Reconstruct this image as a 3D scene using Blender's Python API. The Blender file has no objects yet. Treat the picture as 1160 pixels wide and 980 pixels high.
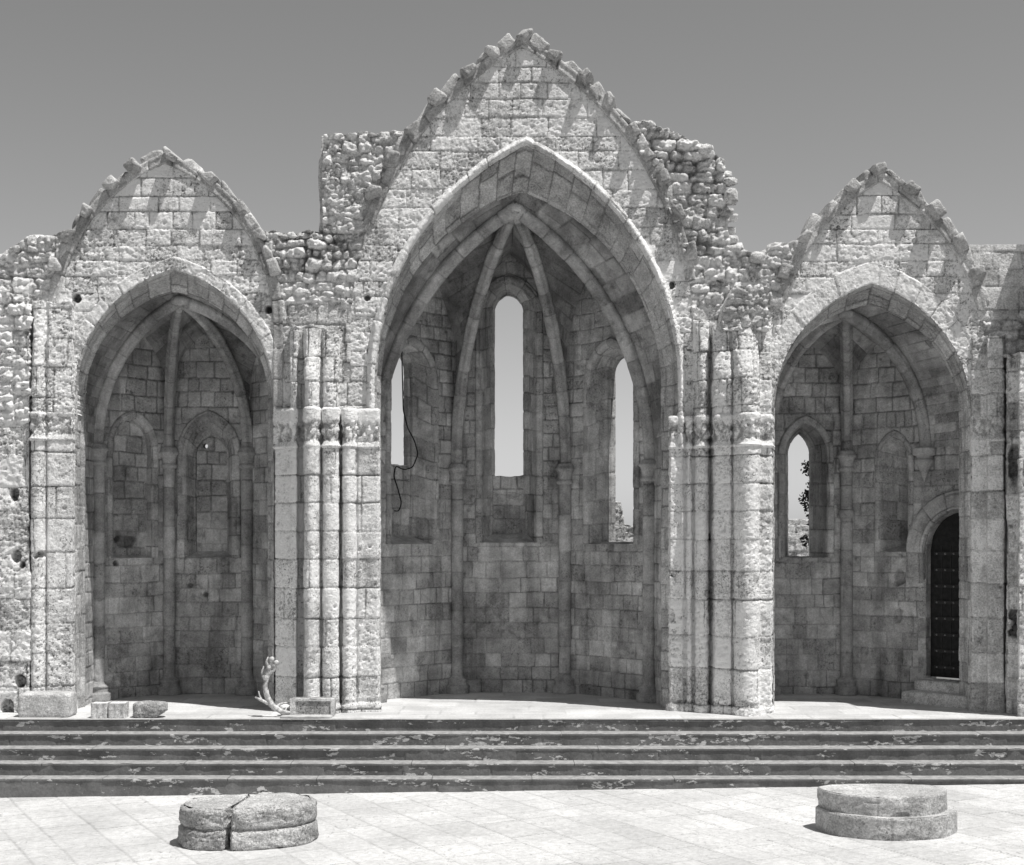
import bpy, math, random
import numpy as np
rng = random.Random(7)
C = bpy.context.scene.collection
sc = bpy.context.scene

# ------------------------------------------------------------------ survey
FPX, VX, VY, ZC = 1600.0, 565.0, 610.0, 2.51      # focal length / eye level of the photo, eye height over platform
F = 20.6                                           # plane of the main masonry face
def mx(x, Y=F): return (x - VX) * Y / FPX
def mz(y, Y=F): return ZC + (VY - y) * Y / FPX
SUN_A, SUN_B = 0.335, 0.208                          # light travels (-A, +B, -1)

# ------------------------------------------------------------------ numpy noise
def _h(ix, iy, iz, seed):
    n = (ix.astype(np.int64) * 374761393 + iy.astype(np.int64) * 668265263 + iz * 2147483647 + seed * 1274126177) & 0xffffffff
    n = ((n ^ (n >> 13)) * 1274126177) & 0xffffffff
    n = ((n ^ (n >> 16)) * 2246822519) & 0xffffffff
    return ((n ^ (n >> 15)) & 0xffffff) / float(0xffffff)
def vn(x, y, seed=0):
    x = np.asarray(x, float); y = np.asarray(y, float)
    ix = np.floor(x); iy = np.floor(y); fx = x - ix; fy = y - iy
    fx = fx * fx * (3 - 2 * fx); fy = fy * fy * (3 - 2 * fy)
    a = _h(ix, iy, 0, seed); b = _h(ix + 1, iy, 0, seed); c = _h(ix, iy + 1, 0, seed); d = _h(ix + 1, iy + 1, 0, seed)
    return (a + (b - a) * fx) * (1 - fy) + (c + (d - c) * fx) * fy
def fbm(x, y, octv=4, seed=0, gain=.5):
    s = 0; a = 1; t = 0
    for k in range(octv):
        s = s + a * (vn(x * 2 ** k + 17.3 * k, y * 2 ** k - 9.1 * k, seed + k) - .5) * 2; t += a; a *= gain
    return s / t
def vn3(x, y, z, seed=0):
    iz = np.floor(z); fz = z - iz; fz = fz * fz * (3 - 2 * fz)
    a = vn(x + iz * 31.7, y + iz * 17.9, seed); b = vn(x + (iz + 1) * 31.7, y + (iz + 1) * 17.9, seed)
    return a + (b - a) * fz
def fbm3(x, y, z, octv=3, seed=0):
    s = 0; a = 1; t = 0
    for k in range(octv):
        s = s + a * (vn3(x * 2 ** k, y * 2 ** k, z * 2 ** k, seed + k) - .5) * 2; t += a; a *= .5
    return s / t
def voro(x, y, seed=0, jit=.8):
    ix = np.floor(x); iy = np.floor(y)
    f1 = np.full(x.shape, 9.0); f2 = f1.copy(); cid = np.zeros(x.shape)
    for dx in (-1, 0, 1):
        for dy in (-1, 0, 1):
            cx = ix + dx; cy = iy + dy
            px = cx + .5 + (_h(cx, cy, 0, seed) - .5) * jit; py = cy + .5 + (_h(cx, cy, 0, seed + 5) - .5) * jit
            d = np.hypot(px - x, py - y); h = _h(cx, cy, 0, seed + 9)
            n = d < f1
            f2 = np.where(n, f1, np.minimum(f2, d)); cid = np.where(n, h, cid); f1 = np.where(n, d, f1)
    return f1, f2, cid
def ss(a, b, x):
    t = np.clip((x - a) / (b - a), 0, 1); return t * t * (3 - 2 * t)

# ------------------------------------------------------------------ masonry layouts -> (displacement, attr)
class Blocks:
    """courses stacked along v, split into blocks along u"""
    def __init__(s, u0, u1, v0, v1, hc=.28, hv=.05, wc=.42, wv=.16, seed=1):
        r = random.Random(seed); s.seed = seed
        e = [v0 - r.uniform(0, hc)]
        while e[-1] < v1 + hc: e.append(e[-1] + hc + r.uniform(-hv, hv))
        s.ve = np.array(e); s.ue = []
        for _ in e:
            q = [u0 - r.uniform(.1, 1) * wc]
            w = wc * r.uniform(.8, 1.25)
            while q[-1] < u1 + wc: q.append(q[-1] + max(.12, w + r.uniform(-wv, wv)))
            s.ue.append(np.array(q))
    def __call__(s, u, v):
        k = np.clip(np.searchsorted(s.ve, v) - 1, 0, len(s.ve) - 2)
        dv = np.minimum(v - s.ve[k], s.ve[k + 1] - v)
        du = np.zeros(u.shape); bid = np.zeros(u.shape)
        for i in np.unique(k):
            m = k == i; q = s.ue[i]; uu = u[m]
            j = np.clip(np.searchsorted(q, uu) - 1, 0, len(q) - 2)
            du[m] = np.minimum(uu - q[j], q[j + 1] - uu); bid[m] = j + i * 97
        t = _h(bid, bid * 0 + 3, 0, s.seed); t2 = _h(bid, bid * 0 + 8, 0, s.seed)
        return du, dv, t, t2

def holes_d(u, v, holes):
    d = 0 * u
    for (hu, hv_, ru, rv, dep) in holes:
        q = np.hypot((u - hu) / ru, (v - hv_) / rv) + .25 * fbm(u * 14, v * 14, 2, 77)
        d = d + dep * (1 - ss(.75, 1.05, q))
    return d

def rel_ashlar(B, jw=.010, jd=.013, off=.006, rough=.005, ero=0., holes=(), swap=False, mark=.8, bulge=None, dark=0., pits=.0, big=0.):
    def f(u, v):
        a, b = (v, u) if swap else (u, v)
        wu = a + .014 * fbm(a * 3, b * 3, 2, 3) + .006 * fbm(a * 17, b * 17, 2, 5); wv = b + .014 * fbm(a * 2.3, b * 2.3, 2, 4) + .006 * fbm(a * 19, b * 15, 2, 6)
        du, dv, t, t2 = B(wu, wv)
        d = np.minimum(du, dv)
        jn = .45 + 1.1 * vn(a * 2.1, b * 1.7, 9)                       # joints open and close
        j = (1 - ss(0, jw * jn * 1.7, d)) * (.5 + .5 * ss(.25, .6, vn(a * 1.6 + 9, b * 1.9, 19)))
        e = ero + 1.1 * fbm(u * .9, v * .9, 3, B.seed + 40)           # where the face has weathered away
        e = np.clip(e, 0, 1) if ero > 0 else 0 * u
        h = -jd * j * (1 - .45 * e) + off * (t2 - .5) * 2
        h += rough * (.6 * fbm(u * 6, v * 6, 2, B.seed + 1, .6) + fbm(u * 22, v * 22, 3, B.seed + 11, .7))
        # arrises wear round
        h -= .003 * (1 - ss(0, .03, d))
        if ero > 0:
            r1 = fbm(u * 11, v * 17, 5, B.seed + 2, .78)
            h += e * (.020 * r1 - .008)
            f1, f2, c = voro(u * 22, v * 26, B.seed + 3)
            pm = e * (1 - ss(.12, .42, f1)) * (c > .62); h -= .018 * pm; cav = np.clip(pm * .45 + e * ss(.12, .5, -r1) * .45, 0, .75)
        if pits > 0:
            f1, f2, c = voro(u * 9, v * 9, B.seed + 6)
            h -= .035 * (1 - ss(.05, .05 + .3 * c, f1)) * (c > 1 - pits)
        if big: h += big * fbm(u * 1.3, v * 1.1, 3, B.seed + 30)
        if bulge is not None: h = h + bulge(u, v)
        dk = 0 * u + dark + (cav if ero > 0 else 0)  # weathered hollows darkened in colour, as the shade inside them
        if holes:
            hd = holes_d(u, v, holes); h = h - hd; dk = np.clip(dk + hd * 6, 0, 1)  # holes darken with depth, their inner shade put into the colour
        return h, np.stack([t, np.clip(j * mark, 0, 1), dk], -1)
    return f

def rel_rubble(seed=1, sx=.30, sy=.21, amp=.075, holes=(), bulge=None):
    B = Blocks(-14, 14, -1, 11, sy * .86, sy * .26, sx * .86, sx * .42, seed)
    B2 = Blocks(-14, 14, -1, 11, sy * .43, sy * .12, sx * .45, sx * .18, seed + 50)
    def f(u, v):
        wu = u + .06 * fbm(u * 2.7, v * 2.7, 2, seed) + .035 * fbm(u * 8, v * 8, 3, seed + 8, .7); wv = v + .05 * fbm(u * 2.1, v * 2.5, 2, seed + 1) + .035 * fbm(u * 8, v * 8, 3, seed + 9, .7)
        du, dv, t, t2 = B(wu, wv); eu, ev, q, q2 = B2(wu, wv)
        k = 34.; d = -np.log(np.exp(-k * du) + np.exp(-k * dv)) / k; d2 = -np.log(np.exp(-k * eu) + np.exp(-k * ev)) / k
        small = t2 < .34                                              # this stone is really a patch of small packing
        h = amp * (ss(-.006, .022, d) - .8) + amp * 1.2 * (t - .5)
        h += np.where(small, -.03 + .035 * ss(-.005, .03, d2) + .03 * (q - .5), 0)
        e = ss(-.25, .3, fbm(u * 1.2, v * 1.2, 3, seed + 20))         # mortar still smeared over part of it
        h = h * (1 - .62 * e)
        # tilted broken faces and a coarse crust
        h += .05 * (t - .5) * (vn(u * 5 + t * 9, v * 5, seed) - .5) * 2 + .024 * fbm(u * 13, v * 15, 5, seed + 5, .75)
        g1, g2, gc = voro(u / .11 + .8 * fbm(u * 5, v * 5, 2, 4), v / .085 + .8 * fbm(u * 5, v * 5, 2, 6), seed + 31); h += .075 * (.4 - g1) + .03 * (gc - .5)
        if bulge is not None: h = h + bulge(u, v)
        j = (1 - ss(-.004, .012, np.where(small, np.minimum(d, d2), d))) * (1 - .6 * e)
        dk = 0 * u
        if holes: hd = holes_d(u, v, holes); h = h - hd; dk = np.clip(hd * 6, 0, 1)  # hole shade painted in, darker with depth
        return h, np.stack([np.where(small, q, .2 + .8 * t), j * .6, dk], -1)
    return f

def rel_plain(seed=1, amp=.006, sc_=8, tone=.5):
    def f(u, v):
        return amp * fbm(u * sc_, v * sc_, 4, seed), np.stack([0 * u + tone, 0 * u, 0 * u], -1)
    return f
def rel_carved(seed, prof, L=1.):
    def f(u, v):
        wu = u + .03 * fbm(u * 6, v * 6, 2, seed + 4); wv = v + .03 * fbm(u * 6, v * 6, 2, seed + 5)
        f1, f2, c = voro(wu * 10, wv * 6.5, seed, .9)
        k = ss(.07, .12, v) * (1 - ss(.34, .42, v)); wear = .35 + .65 * ss(.3, .7, vn(u * 2.2, v * 2.5, seed + 6))
        n_ = fbm(u * 26, v * 20, 4, seed + 1, .75)
        h = prof(v) * (.15 + .85 * wear) + k * (.030 * (1 - ss(0, .55, f1)) * wear - .025 + .030 * n_) + .008 * fbm(u * 20, v * 24, 4, seed, .75)
        h = h * ss(0, .08, u) * (1 - ss(L - .08, L, u))
        return h, np.stack([.45 + .3 * c, k * np.maximum(ss(.35, .65, f1), ss(.0, .35, -n_)) * .62, 0 * u], -1)  # hollows of the carving darkened in colour as shade, via the joint channel
    return f

# ------------------------------------------------------------------ scene tree
def setp(o, label=None, cat=None, group=None, kind=None):
    if label: o['label'] = label
    if cat: o['category'] = cat
    if group: o['group'] = group
    if kind: o['kind'] = kind
    return o
def thing(name, loc, label, cat, group=None):
    o = bpy.data.objects.new(name, None); C.objects.link(o); o.location = loc; o.empty_display_size = .3
    return setp(o, label, cat, group)
def rootloc(o):
    x = np.zeros(3)
    while o is not None: x = x + np.array(o.location); o = o.parent
    return x
def mk(name, V, Q, mat, parent=None, attr=None, smooth=True, origin=None):
    """V (n,3) world coordinates, Q (m,4) quads (or list of polygons)"""
    V = np.asarray(V, float)
    org = rootloc(parent) if parent is not None else (np.array(origin, float) if origin is not None else np.zeros(3))
    me = bpy.data.meshes.new(name)
    me.vertices.add(len(V)); me.vertices.foreach_set('co', (V - org).astype(np.float32).ravel())
    if isinstance(Q, np.ndarray):
        n = Q.shape[1]; m = len(Q)
        me.loops.add(m * n); me.loops.foreach_set('vertex_index', Q.astype(np.int32).ravel())
        me.polygons.add(m); me.polygons.foreach_set('loop_start', np.arange(0, m * n, n, dtype=np.int32))
    else:
        ls = np.cumsum([0] + [len(q) for q in Q])[:-1].astype(np.int32); fl = np.array([i for q in Q for i in q], np.int32)
        me.loops.add(len(fl)); me.loops.foreach_set('vertex_index', fl)
        me.polygons.add(len(Q)); me.polygons.foreach_set('loop_start', ls)
    me.update(calc_edges=True)
    me.polygons.foreach_set('use_smooth', [smooth] * len(me.polygons))
    if attr is None: attr = np.tile([.5, 0, 0], (len(V), 1))
    a = me.attributes.new('blk', 'FLOAT_COLOR', 'POINT')
    a.data.foreach_set('color', np.concatenate([attr, np.ones((len(V), 1))], 1).astype(np.float32).ravel())
    me.materials.append(mat); me.update()
    o = bpy.data.objects.new(name, me); C.objects.link(o)
    if parent is not None: o.parent = parent
    elif origin is not None: o.location = tuple(origin)
    return o

def sheet(P, u0, u1, v0, v1, step, rel, mask=None, rim=None, sv=None):
    """one displaced grid; P(U,V)->(...,3). returns V,Q,attr"""
    nu = max(2, int(math.ceil((u1 - u0) / step)) + 1); nv = max(2, int(math.ceil((v1 - v0) / (sv or step))) + 1)
    U, V = np.meshgrid(np.linspace(u0, u1, nu), np.linspace(v0, v1, nv))
    keep = None
    if mask is not None:
        m = mask(U, V); e = step * .5
        gu = (mask(U + e, V) - mask(U - e, V)) / (2 * e); gv = (mask(U, V + e) - mask(U, V - e)) / (2 * e)
        g2 = np.clip(gu * gu + gv * gv, .3, None)
        near = (m < 0) & (m > -1.3 * step)
        U = U - np.where(near, m * gu / g2, 0); V = V - np.where(near, m * gv / g2, 0)
        keep = m > -1.3 * step
    X = P(U, V)
    e = 1e-3
    N = np.cross(P(U + e, V) - P(U - e, V), P(U, V + e) - P(U, V - e)); L = np.linalg.norm(N, axis=-1, keepdims=True)
    N = N / np.maximum(L, 1e-9)
    d, at = rel(U, V)
    X = X + N * d[..., None]
    idx = np.arange(nu * nv).reshape(nv, nu)
    Q = np.stack([idx[:-1, :-1], idx[:-1, 1:], idx[1:, 1:], idx[1:, :-1]], -1)
    if keep is not None:
        kq = keep[:-1, :-1] & keep[:-1, 1:] & keep[1:, 1:] & keep[1:, :-1]; Q = Q[kq]
    Q = Q.reshape(-1, 4); X = X.reshape(-1, 3); at = at.reshape(-1, 3)
    if keep is not None:
        used = np.unique(Q); mp = -np.ones(len(X), np.int64); mp[used] = np.arange(len(used)); X = X[used]; at = at[used]; Q = mp[Q]
    if rim is not None and len(Q):
        E = np.concatenate([Q[:, [0, 1]], Q[:, [1, 2]], Q[:, [2, 3]], Q[:, [3, 0]]])
        key = np.sort(E, 1); kk = key[:, 0] * (len(X) + 1) + key[:, 1]
        _, inv, cnt = np.unique(kk, return_inverse=True, return_counts=True)
        B = E[cnt[inv] == 1]
        vs = np.unique(B); mp = -np.ones(len(X), np.int64); n0 = len(X)
        lay = 3; allX = [X]; allA = [at]; prev = np.arange(len(X)); Qs = [Q]
        for k in range(1, lay + 1):
            mp = -np.ones(n0, np.int64); start = sum(len(a) for a in allX); mp[vs] = start + np.arange(len(vs))
            bx = X[vs]; off = np.array(rim) * (k / lay)
            w = .02 * fbm3(bx[:, 0] * 6, bx[:, 2] * 6, bx[:, 1] * 0 + k * 1.7, 2, 5)
            nb = bx + off; nb[:, 2] += w; nb[:, 0] += w
            allX.append(nb); aa = at[vs].copy(); allA.append(aa)
            pm = prev if k == 1 else pmap
            a0 = B[:, 0] if k == 1 else pmap[B[:, 0]]; b0 = B[:, 1] if k == 1 else pmap[B[:, 1]]
            Qs.append(np.stack([b0, a0, mp[B[:, 0]], mp[B[:, 1]]], -1)); pmap = mp
        X = np.concatenate(allX); at = np.concatenate(allA); Q = np.concatenate(Qs)
    return X, Q, at
def join(parts):
    Vs, Qs, As, n = [], [], [], 0
    for X, Q, a in parts:
        Vs.append(X); Qs.append(Q + n); As.append(a); n += len(X)
    return np.concatenate(Vs), np.concatenate(Qs), np.concatenate(As)
def patch(name, mat, parent, *a, **k):
    X, Q, at = sheet(*a, **k); return mk(name, X, Q, mat, parent, at)

# frames: origin xy, direction to the right seen from inside, depth away from viewer
class Frame:
    def __init__(s, a, b):
        s.o = np.array(a, float); d = np.array(b, float) - s.o; s.L = float(np.hypot(*d)); s.d = d / s.L; s.out = np.array([-s.d[1], s.d[0]])
    def P(s, x, y, z):
        x, y, z = np.broadcast_arrays(x, y, z)
        return np.stack([s.o[0] + s.d[0] * x + s.out[0] * y, s.o[1] + s.d[1] * x + s.out[1] * y, z], -1)
FR = Frame((0, F), (1, F)); FR.L = 1

# ------------------------------------------------------------------ pointed arches
def R_of(w, h): return (w * w + h * h) / (2 * w)
def half_off(z, w, zs, za):
    R = R_of(w, za - zs); q = np.clip(z - zs, 0, za - zs)
    return np.where(z <= zs, w, np.sqrt(np.maximum(R * R - q * q, 0)) - (R - w))
def arch_sdf(x, z, c, w, zs, za, z0=-99):
    R = R_of(w, za - zs); ax = np.abs(x - c)
    up = R - np.hypot(ax + (R - w), z - zs); lo = w - ax
    return np.minimum(np.where(z > zs, up, lo), z - z0)
def off_arch(A, r):
    c, w, zs, za = A; R = R_of(w, za - zs)
    return (c, w + r, zs, zs + math.sqrt(max((R + r) ** 2 - (R - w) ** 2, 1e-6)))
def path_pt(f, A, z0, pl):
    """f in 0..1 along leg/arc/arc/leg; pl = (leg, arc) nominal lengths"""
    c, w, zs, za = A; w = np.asarray(w, float); R = R_of(w, za - zs); leg, arc = pl; T = 2 * (leg + arc)
    s = f * T; right = s > T / 2; s = np.where(right, T - s, s)
    z_leg = z0 + (zs - z0) * np.clip(s / max(leg, 1e-6), 0, 1)
    ph = np.clip((s - leg) / arc, 0, 1); tm = np.arccos(np.clip((R - w) / R, -1, 1)); th = ph * tm
    x = np.where(s < leg, w, R * np.cos(th) - (R - w)); z = np.where(s < leg, z_leg, zs + R * np.sin(th))
    return c + np.where(right, x, -x), z
def arch_len(A, z0):
    c, w, zs, za = A; R = R_of(w, za - zs); return max(zs - z0, 0), R * math.acos((R - w) / R)
def arch_loft(fr, rows, z0, step, rel, mask=None, zl=None, zr=None, cap=None):
    """rows: [(arch, depth)] from the far inside edge to the outermost edge on the face"""
    pl = arch_len(rows[-1][0], z0); T = 2 * sum(pl)
    cs = np.array([r[0] for r in rows], float); ys = np.array([r[1] for r in rows], float)
    vl = [0]
    for k in range(1, len(rows)):
        vl.append(vl[-1] + max(.004, math.hypot(ys[k] - ys[k - 1], cs[k][1] - cs[k - 1][1])))
    vl = np.array(vl)
    def P(U, V):
        A = [np.interp(V, vl, cs[:, i]) for i in range(4)]; y = np.interp(V, vl, ys)
        c, w, zs, za = A
        R = (w * w + (za - zs) ** 2) / (2 * w)
        f = np.clip(U / T, 0, 1); leg, arc = pl; s = f * T; right = s > T / 2; s = np.where(right, T - s, s)
        zleg = z0 + (zs - z0) * np.clip(s / max(leg, 1e-6), 0, 1)
        th = np.clip((s - leg) / arc, 0, 1) * np.arccos(np.clip((R - w) / R, -1, 1))
        x = np.where(s < leg, w, R * np.cos(th) - (R - w)); z = np.where(s < leg, zleg, zs + R * np.sin(th))
        return fr.P(c + np.where(right, x, -x), y, z)
    m = mask
    if zl is not None or zr is not None:
        def m(U, V):
            Z = P(U, V)[..., 2]; lim = np.where(U < T / 2, zl if zl is not None else -9, zr if zr is not None else -9)
            return np.minimum(Z - lim + .05 * fbm(U * 8, V * 20, 2, 3), np.minimum(U, T - U) + .5)
    return sheet(P, 1e-3, T - 1e-3, 0, vl[-1], step, rel, mask=m), T, vl[-1]

# ------------------------------------------------------------------ tubes, rocks, boxes
def tube(pts, rad, nseg=14, step=.03, rel=None, flat=None, closed_ends=False, up=None):
    pts = np.array(pts, float); L = np.concatenate([[0], np.cumsum(np.linalg.norm(np.diff(pts, axis=0), axis=1))])
    n = max(3, int(L[-1] / step) + 1); s = np.linspace(0, L[-1], n)
    Cn = np.stack([np.interp(s, L, pts[:, i]) for i in range(3)], -1)
    for _ in range(2 if len(pts) > 2 else 0): Cn[1:-1] = (Cn[:-2] + 2 * Cn[1:-1] + Cn[2:]) / 4
    T = np.gradient(Cn, axis=0); T /= np.linalg.norm(T, axis=1, keepdims=True)
    ref = np.array(up if up is not None else (1., 0, 0)); N = np.zeros_like(T)
    for i in range(n):
        q = ref - T[i] * np.dot(ref, T[i]); q /= max(np.linalg.norm(q), 1e-6); N[i] = q; ref = q
    Bn = np.cross(T, N)
    r = np.interp(s / L[-1], np.linspace(0, 1, len(rad)), rad) if hasattr(rad, '__len__') else np.full(n, rad)
    a = np.linspace(0, 2 * math.pi, nseg + 1)[:-1]
    A, S = np.meshgrid(a, s)
    d, at = (rel or rel_plain(3, .004, 10))(A * np.mean(r), S)
    rr = r[:, None] + d
    if flat: rr = rr * flat(A)
    X = Cn[:, None, :] + rr[..., None] * (np.cos(A)[..., None] * N[:, None] + np.sin(A)[..., None] * Bn[:, None])
    idx = np.arange(n * nseg).reshape(n, nseg); nx = np.roll(idx, -1, 1)
    Q = np.stack([idx[:-1], nx[:-1], nx[1:], idx[1:]], -1).reshape(-1, 4)
    X = X.reshape(-1, 3); at = at.reshape(-1, 3)
    for end, row in ((0, idx[0]), (1, idx[-1])):
        c = len(X); X = np.concatenate([X, [Cn[0] if end == 0 else Cn[-1]]]); at = np.concatenate([at, at[:1]])
        rn = np.roll(row, -1); k = np.full(nseg, c)
        q = np.stack([row, k, k, rn], -1) if end == 0 else np.stack([rn, k, k, row], -1)
        # degenerate quads avoided: pair neighbouring triangles
        q = np.array([[row[i], c, row[(i + 2) % nseg], row[(i + 1) % nseg]] if end == 0 else [row[i], row[(i + 1) % nseg], row[(i + 2) % nseg], c] for i in range(0, nseg, 2)])
        Q = np.concatenate([Q, q])
    return X, Q, at
def rock(c, half, seed=0, p=4., n=18, amp=.12, axes=None, tone=None, nf=2.2, cuts=0):
    """rounded, broken block"""
    th = np.linspace(0, 2 * math.pi, 2 * n + 1)[:-1]; ph = np.linspace(-math.pi / 2, math.pi / 2, n + 1)
    T, Pp = np.meshgrid(th, ph)
    D = np.stack([np.cos(Pp) * np.cos(T), np.cos(Pp) * np.sin(T), np.sin(Pp)], -1)
    k = (np.abs(D) ** p).sum(-1) ** (-1 / p); S = D * k[..., None]
    r = random.Random(seed)
    if cuts:
        for _ in range(cuts):
            nn = np.array([r.gauss(0, 1) for _ in range(3)]); nn /= np.linalg.norm(nn); dd = r.uniform(.72, .98)
            q = np.maximum((S @ nn) - dd, 0); S = S - q[..., None] * nn
    m = float(np.mean(half)); W = S * np.array(half) / m
    q = fbm3(W[..., 0] * nf + seed * 3.1, W[..., 1] * nf, W[..., 2] * nf + seed, 4, seed)
    S = S * (1 + amp * q)[..., None] * np.array(half)
    if axes is not None: S = S @ np.array(axes)
    X = S + np.array(c)
    idx = np.arange(X.shape[0] * X.shape[1]).reshape(X.shape[:2]); nx = np.roll(idx, -1, 1)
    Q = np.stack([idx[:-1], nx[:-1], nx[1:], idx[1:]], -1).reshape(-1, 4)
    X = X.reshape(-1, 3); t = r.random() if tone is None else tone
    return X, Q, np.tile([t, 0, 0], (len(X), 1))
def box(x0, x1, y0, y1, z0, z1, tone=.5):
    V = np.array([[x, y, z] for z in (z0, z1) for y in (y0, y1) for x in (x0, x1)], float)
    Q = np.array([[0, 2, 3, 1], [4, 5, 7, 6], [0, 1, 5, 4], [2, 6, 7, 3], [0, 4, 6, 2], [1, 3, 7, 5]])
    return V, Q, np.tile([tone, 0, 0], (8, 1))

# ------------------------------------------------------------------ materials
def nmat(name):
    m = bpy.data.materials.new(name); m.use_nodes = True; nt = m.node_tree; nt.nodes.clear()
    out = nt.nodes.new('ShaderNodeOutputMaterial'); b = nt.nodes.new('ShaderNodeBsdfPrincipled')
    nt.links.new(b.outputs[0], out.inputs[0]); b.inputs['Roughness'].default_value = .92; b.inputs['Specular IOR Level'].default_value = .15
    return m, nt, b
class G:
    def __init__(s, nt): s.nt = nt
    def n(s, t, **k):
        x = s.nt.nodes.new(t)
        for a, v in k.items(): setattr(x, a, v)
        return x
    def link(s, a, b): s.nt.links.new(a, b)
    def pos(s, scale=(1, 1, 1)):
        g = s.n('ShaderNodeNewGeometry'); m = s.n('ShaderNodeMapping'); m.inputs['Scale'].default_value = scale; s.link(g.outputs['Position'], m.inputs[0]); return m.outputs[0]
    def noise(s, vec, sc_, det=4, ro=.55, dist=0):
        x = s.n('ShaderNodeTexNoise'); x.inputs['Scale'].default_value = sc_; x.inputs['Detail'].default_value = det; x.inputs['Roughness'].default_value = ro; x.inputs['Distortion'].default_value = dist; s.link(vec, x.inputs['Vector']); return x.outputs[0]
    def ramp(s, v, a, b, lo, hi):
        x = s.n('ShaderNodeMapRange'); x.interpolation_type = 'SMOOTHSTEP'
        for i, q in enumerate((a, b, lo, hi)): x.inputs[1 + i].default_value = q
        s.link(v, x.inputs[0]); return x.outputs[0]
    def math(s, op, a, b=None):
        x = s.n('ShaderNodeMath', operation=op)
        for i, q in enumerate((a, b)):
            if q is None: continue
            if isinstance(q, (int, float)): x.inputs[i].default_value = q
            else: s.link(q, x.inputs[i])
        return x.outputs[0]
    def mix(s, f, a, b):
        return s.math('ADD', s.math('MULTIPLY', a, s.math('SUBTRACT', 1., f)), s.math('MULTIPLY', b, f))
    def vor(s, vec, sc_, feat='F1'):
        x = s.n('ShaderNodeTexVoronoi', feature=feat); x.inputs['Scale'].default_value = sc_; s.link(vec, x.inputs['Vector']); return x.outputs['Distance']
    def attr(s):
        a = s.n('ShaderNodeAttribute', attribute_name='blk'); x = s.n('ShaderNodeSeparateColor'); s.link(a.outputs['Color'], x.inputs[0]); return x.outputs
    def grey(s, v):
        x = s.n('ShaderNodeCombineColor')
        for i in range(3): s.link(v, x.inputs[i])
        return x.outputs[0]
    def bump(s, h, dist, strength=1.):
        b = s.n('ShaderNodeBump'); b.inputs['Distance'].default_value = dist; b.inputs['Strength'].default_value = strength; s.link(h, b.inputs['Height']); return b.outputs[0]

def stone(name, base, tone_amp=.35, joint=.55, pit=.6, stain=.3, streak=0., bump=.02, pitsc=28., grain=1.):
    m, nt, b = nmat(name); g = G(nt); p = g.pos(); at = g.attr()
    t = g.ramp(at[0], 0, 1, 1 - tone_amp, 1 + tone_amp * .6)
    big = g.ramp(g.noise(p, 1.1, 5, .6), .3, .7, 1 - stain, 1 + stain * .35)
    mid = g.ramp(g.noise(p, 5, 7, .7), .28, .72, .72, 1.14)
    fine = g.ramp(g.noise(p, 42, 5, .75), .3, .7, 1 - .38 * grain, 1 + .22 * grain)
    # weathering pits, clustered; dark colour here and in fine stands for tiny shadows
    clus = g.ramp(g.noise(p, 2.6, 4, .6), .42, .66, 0, 1)
    v1 = g.vor(p, pitsc); pits = g.math('MULTIPLY', g.ramp(v1, .12, .30, 1, 0), clus)
    n2 = g.ramp(g.noise(p, pitsc * .9, 4, .62, .8), .55, .66, 0, 1); pits2 = g.math('MULTIPLY', n2, g.ramp(g.noise(p, 1.9, 3, .6), .40, .62, .15, 1))
    pt = g.math('MULTIPLY', g.math('MAXIMUM', pits, pits2), g.ramp(at[0], .30, .70, 1.0, .35))
    c = g.math('MULTIPLY', g.math('MULTIPLY', t, big), g.math('MULTIPLY', mid, fine))
    if streak:
        q = g.pos((1, 1, .10)); st = g.ramp(g.noise(q, 3.2, 5, .6), .46, .68, 0, 1); c = g.math('MULTIPLY', c, g.math('SUBTRACT', 1., g.math('MULTIPLY', st, streak)))
    grime = g.ramp(g.noise(p, 2.4, 9, .72, .4), .54, .66, 0, 1); c = g.math('MULTIPLY', c, g.math('SUBTRACT', 1., g.math('MULTIPLY', grime, stain * .9)))
    c = g.math('MULTIPLY', c, g.math('SUBTRACT', 1., g.math('MULTIPLY', pt, pit)))
    c = g.math('MULTIPLY', c, g.math('SUBTRACT', 1., g.math('MULTIPLY', at[1], joint)))
    c = g.math('MULTIPLY', c, g.math('SUBTRACT', 1., g.math('MULTIPLY', at[2], .88)))
    c = g.math('MINIMUM', g.math('MULTIPLY', c, base), .90)
    g.link(g.grey(c), b.inputs['Base Color'])
    h = g.math('ADD', g.math('MULTIPLY', g.noise(p, 34, 8, .68), 1.0), g.math('MULTIPLY', g.noise(p, 9, 4, .6), 1.2))
    h = g.math('SUBTRACT', h, g.math('MULTIPLY', pt, .55))
    g.link(g.bump(h, bump), b.inputs['Normal'])
    return m
M = {}
M['face'] = stone('weathered_limestone', 1.36, .24, .85, .75, .32, streak=.18, bump=.022)
M['pier'] = stone('pier_limestone', 1.30, .18, .85, .75, .32, streak=.18, bump=.024)
M['rubble'] = stone('rubble_stone', 1.10, .26, .70, .55, .26, bump=.035, pitsc=20)
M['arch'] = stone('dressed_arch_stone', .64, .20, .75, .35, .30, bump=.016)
M['inner'] = stone('shade_toned_ashlar', .62, .22, .70, .45, .40, streak=.35, bump=.014, grain=.6)  # this, vault and rib tones carry the apse shade in their colour
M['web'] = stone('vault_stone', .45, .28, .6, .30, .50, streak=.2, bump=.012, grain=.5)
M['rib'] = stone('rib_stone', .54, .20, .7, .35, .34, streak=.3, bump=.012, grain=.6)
M['grey'] = stone('grey_side_stone', .92, .30, .5, .45, .35, bump=.022)
M['drum'] = stone('coarse_drum_stone', .72, .15, .8, .72, .30, bump=.045, pitsc=34, grain=1.2)
M['drum2'] = stone('smooth_drum_stone', .70, .2, .6, .55, .30, bump=.03, pitsc=30)
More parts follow.
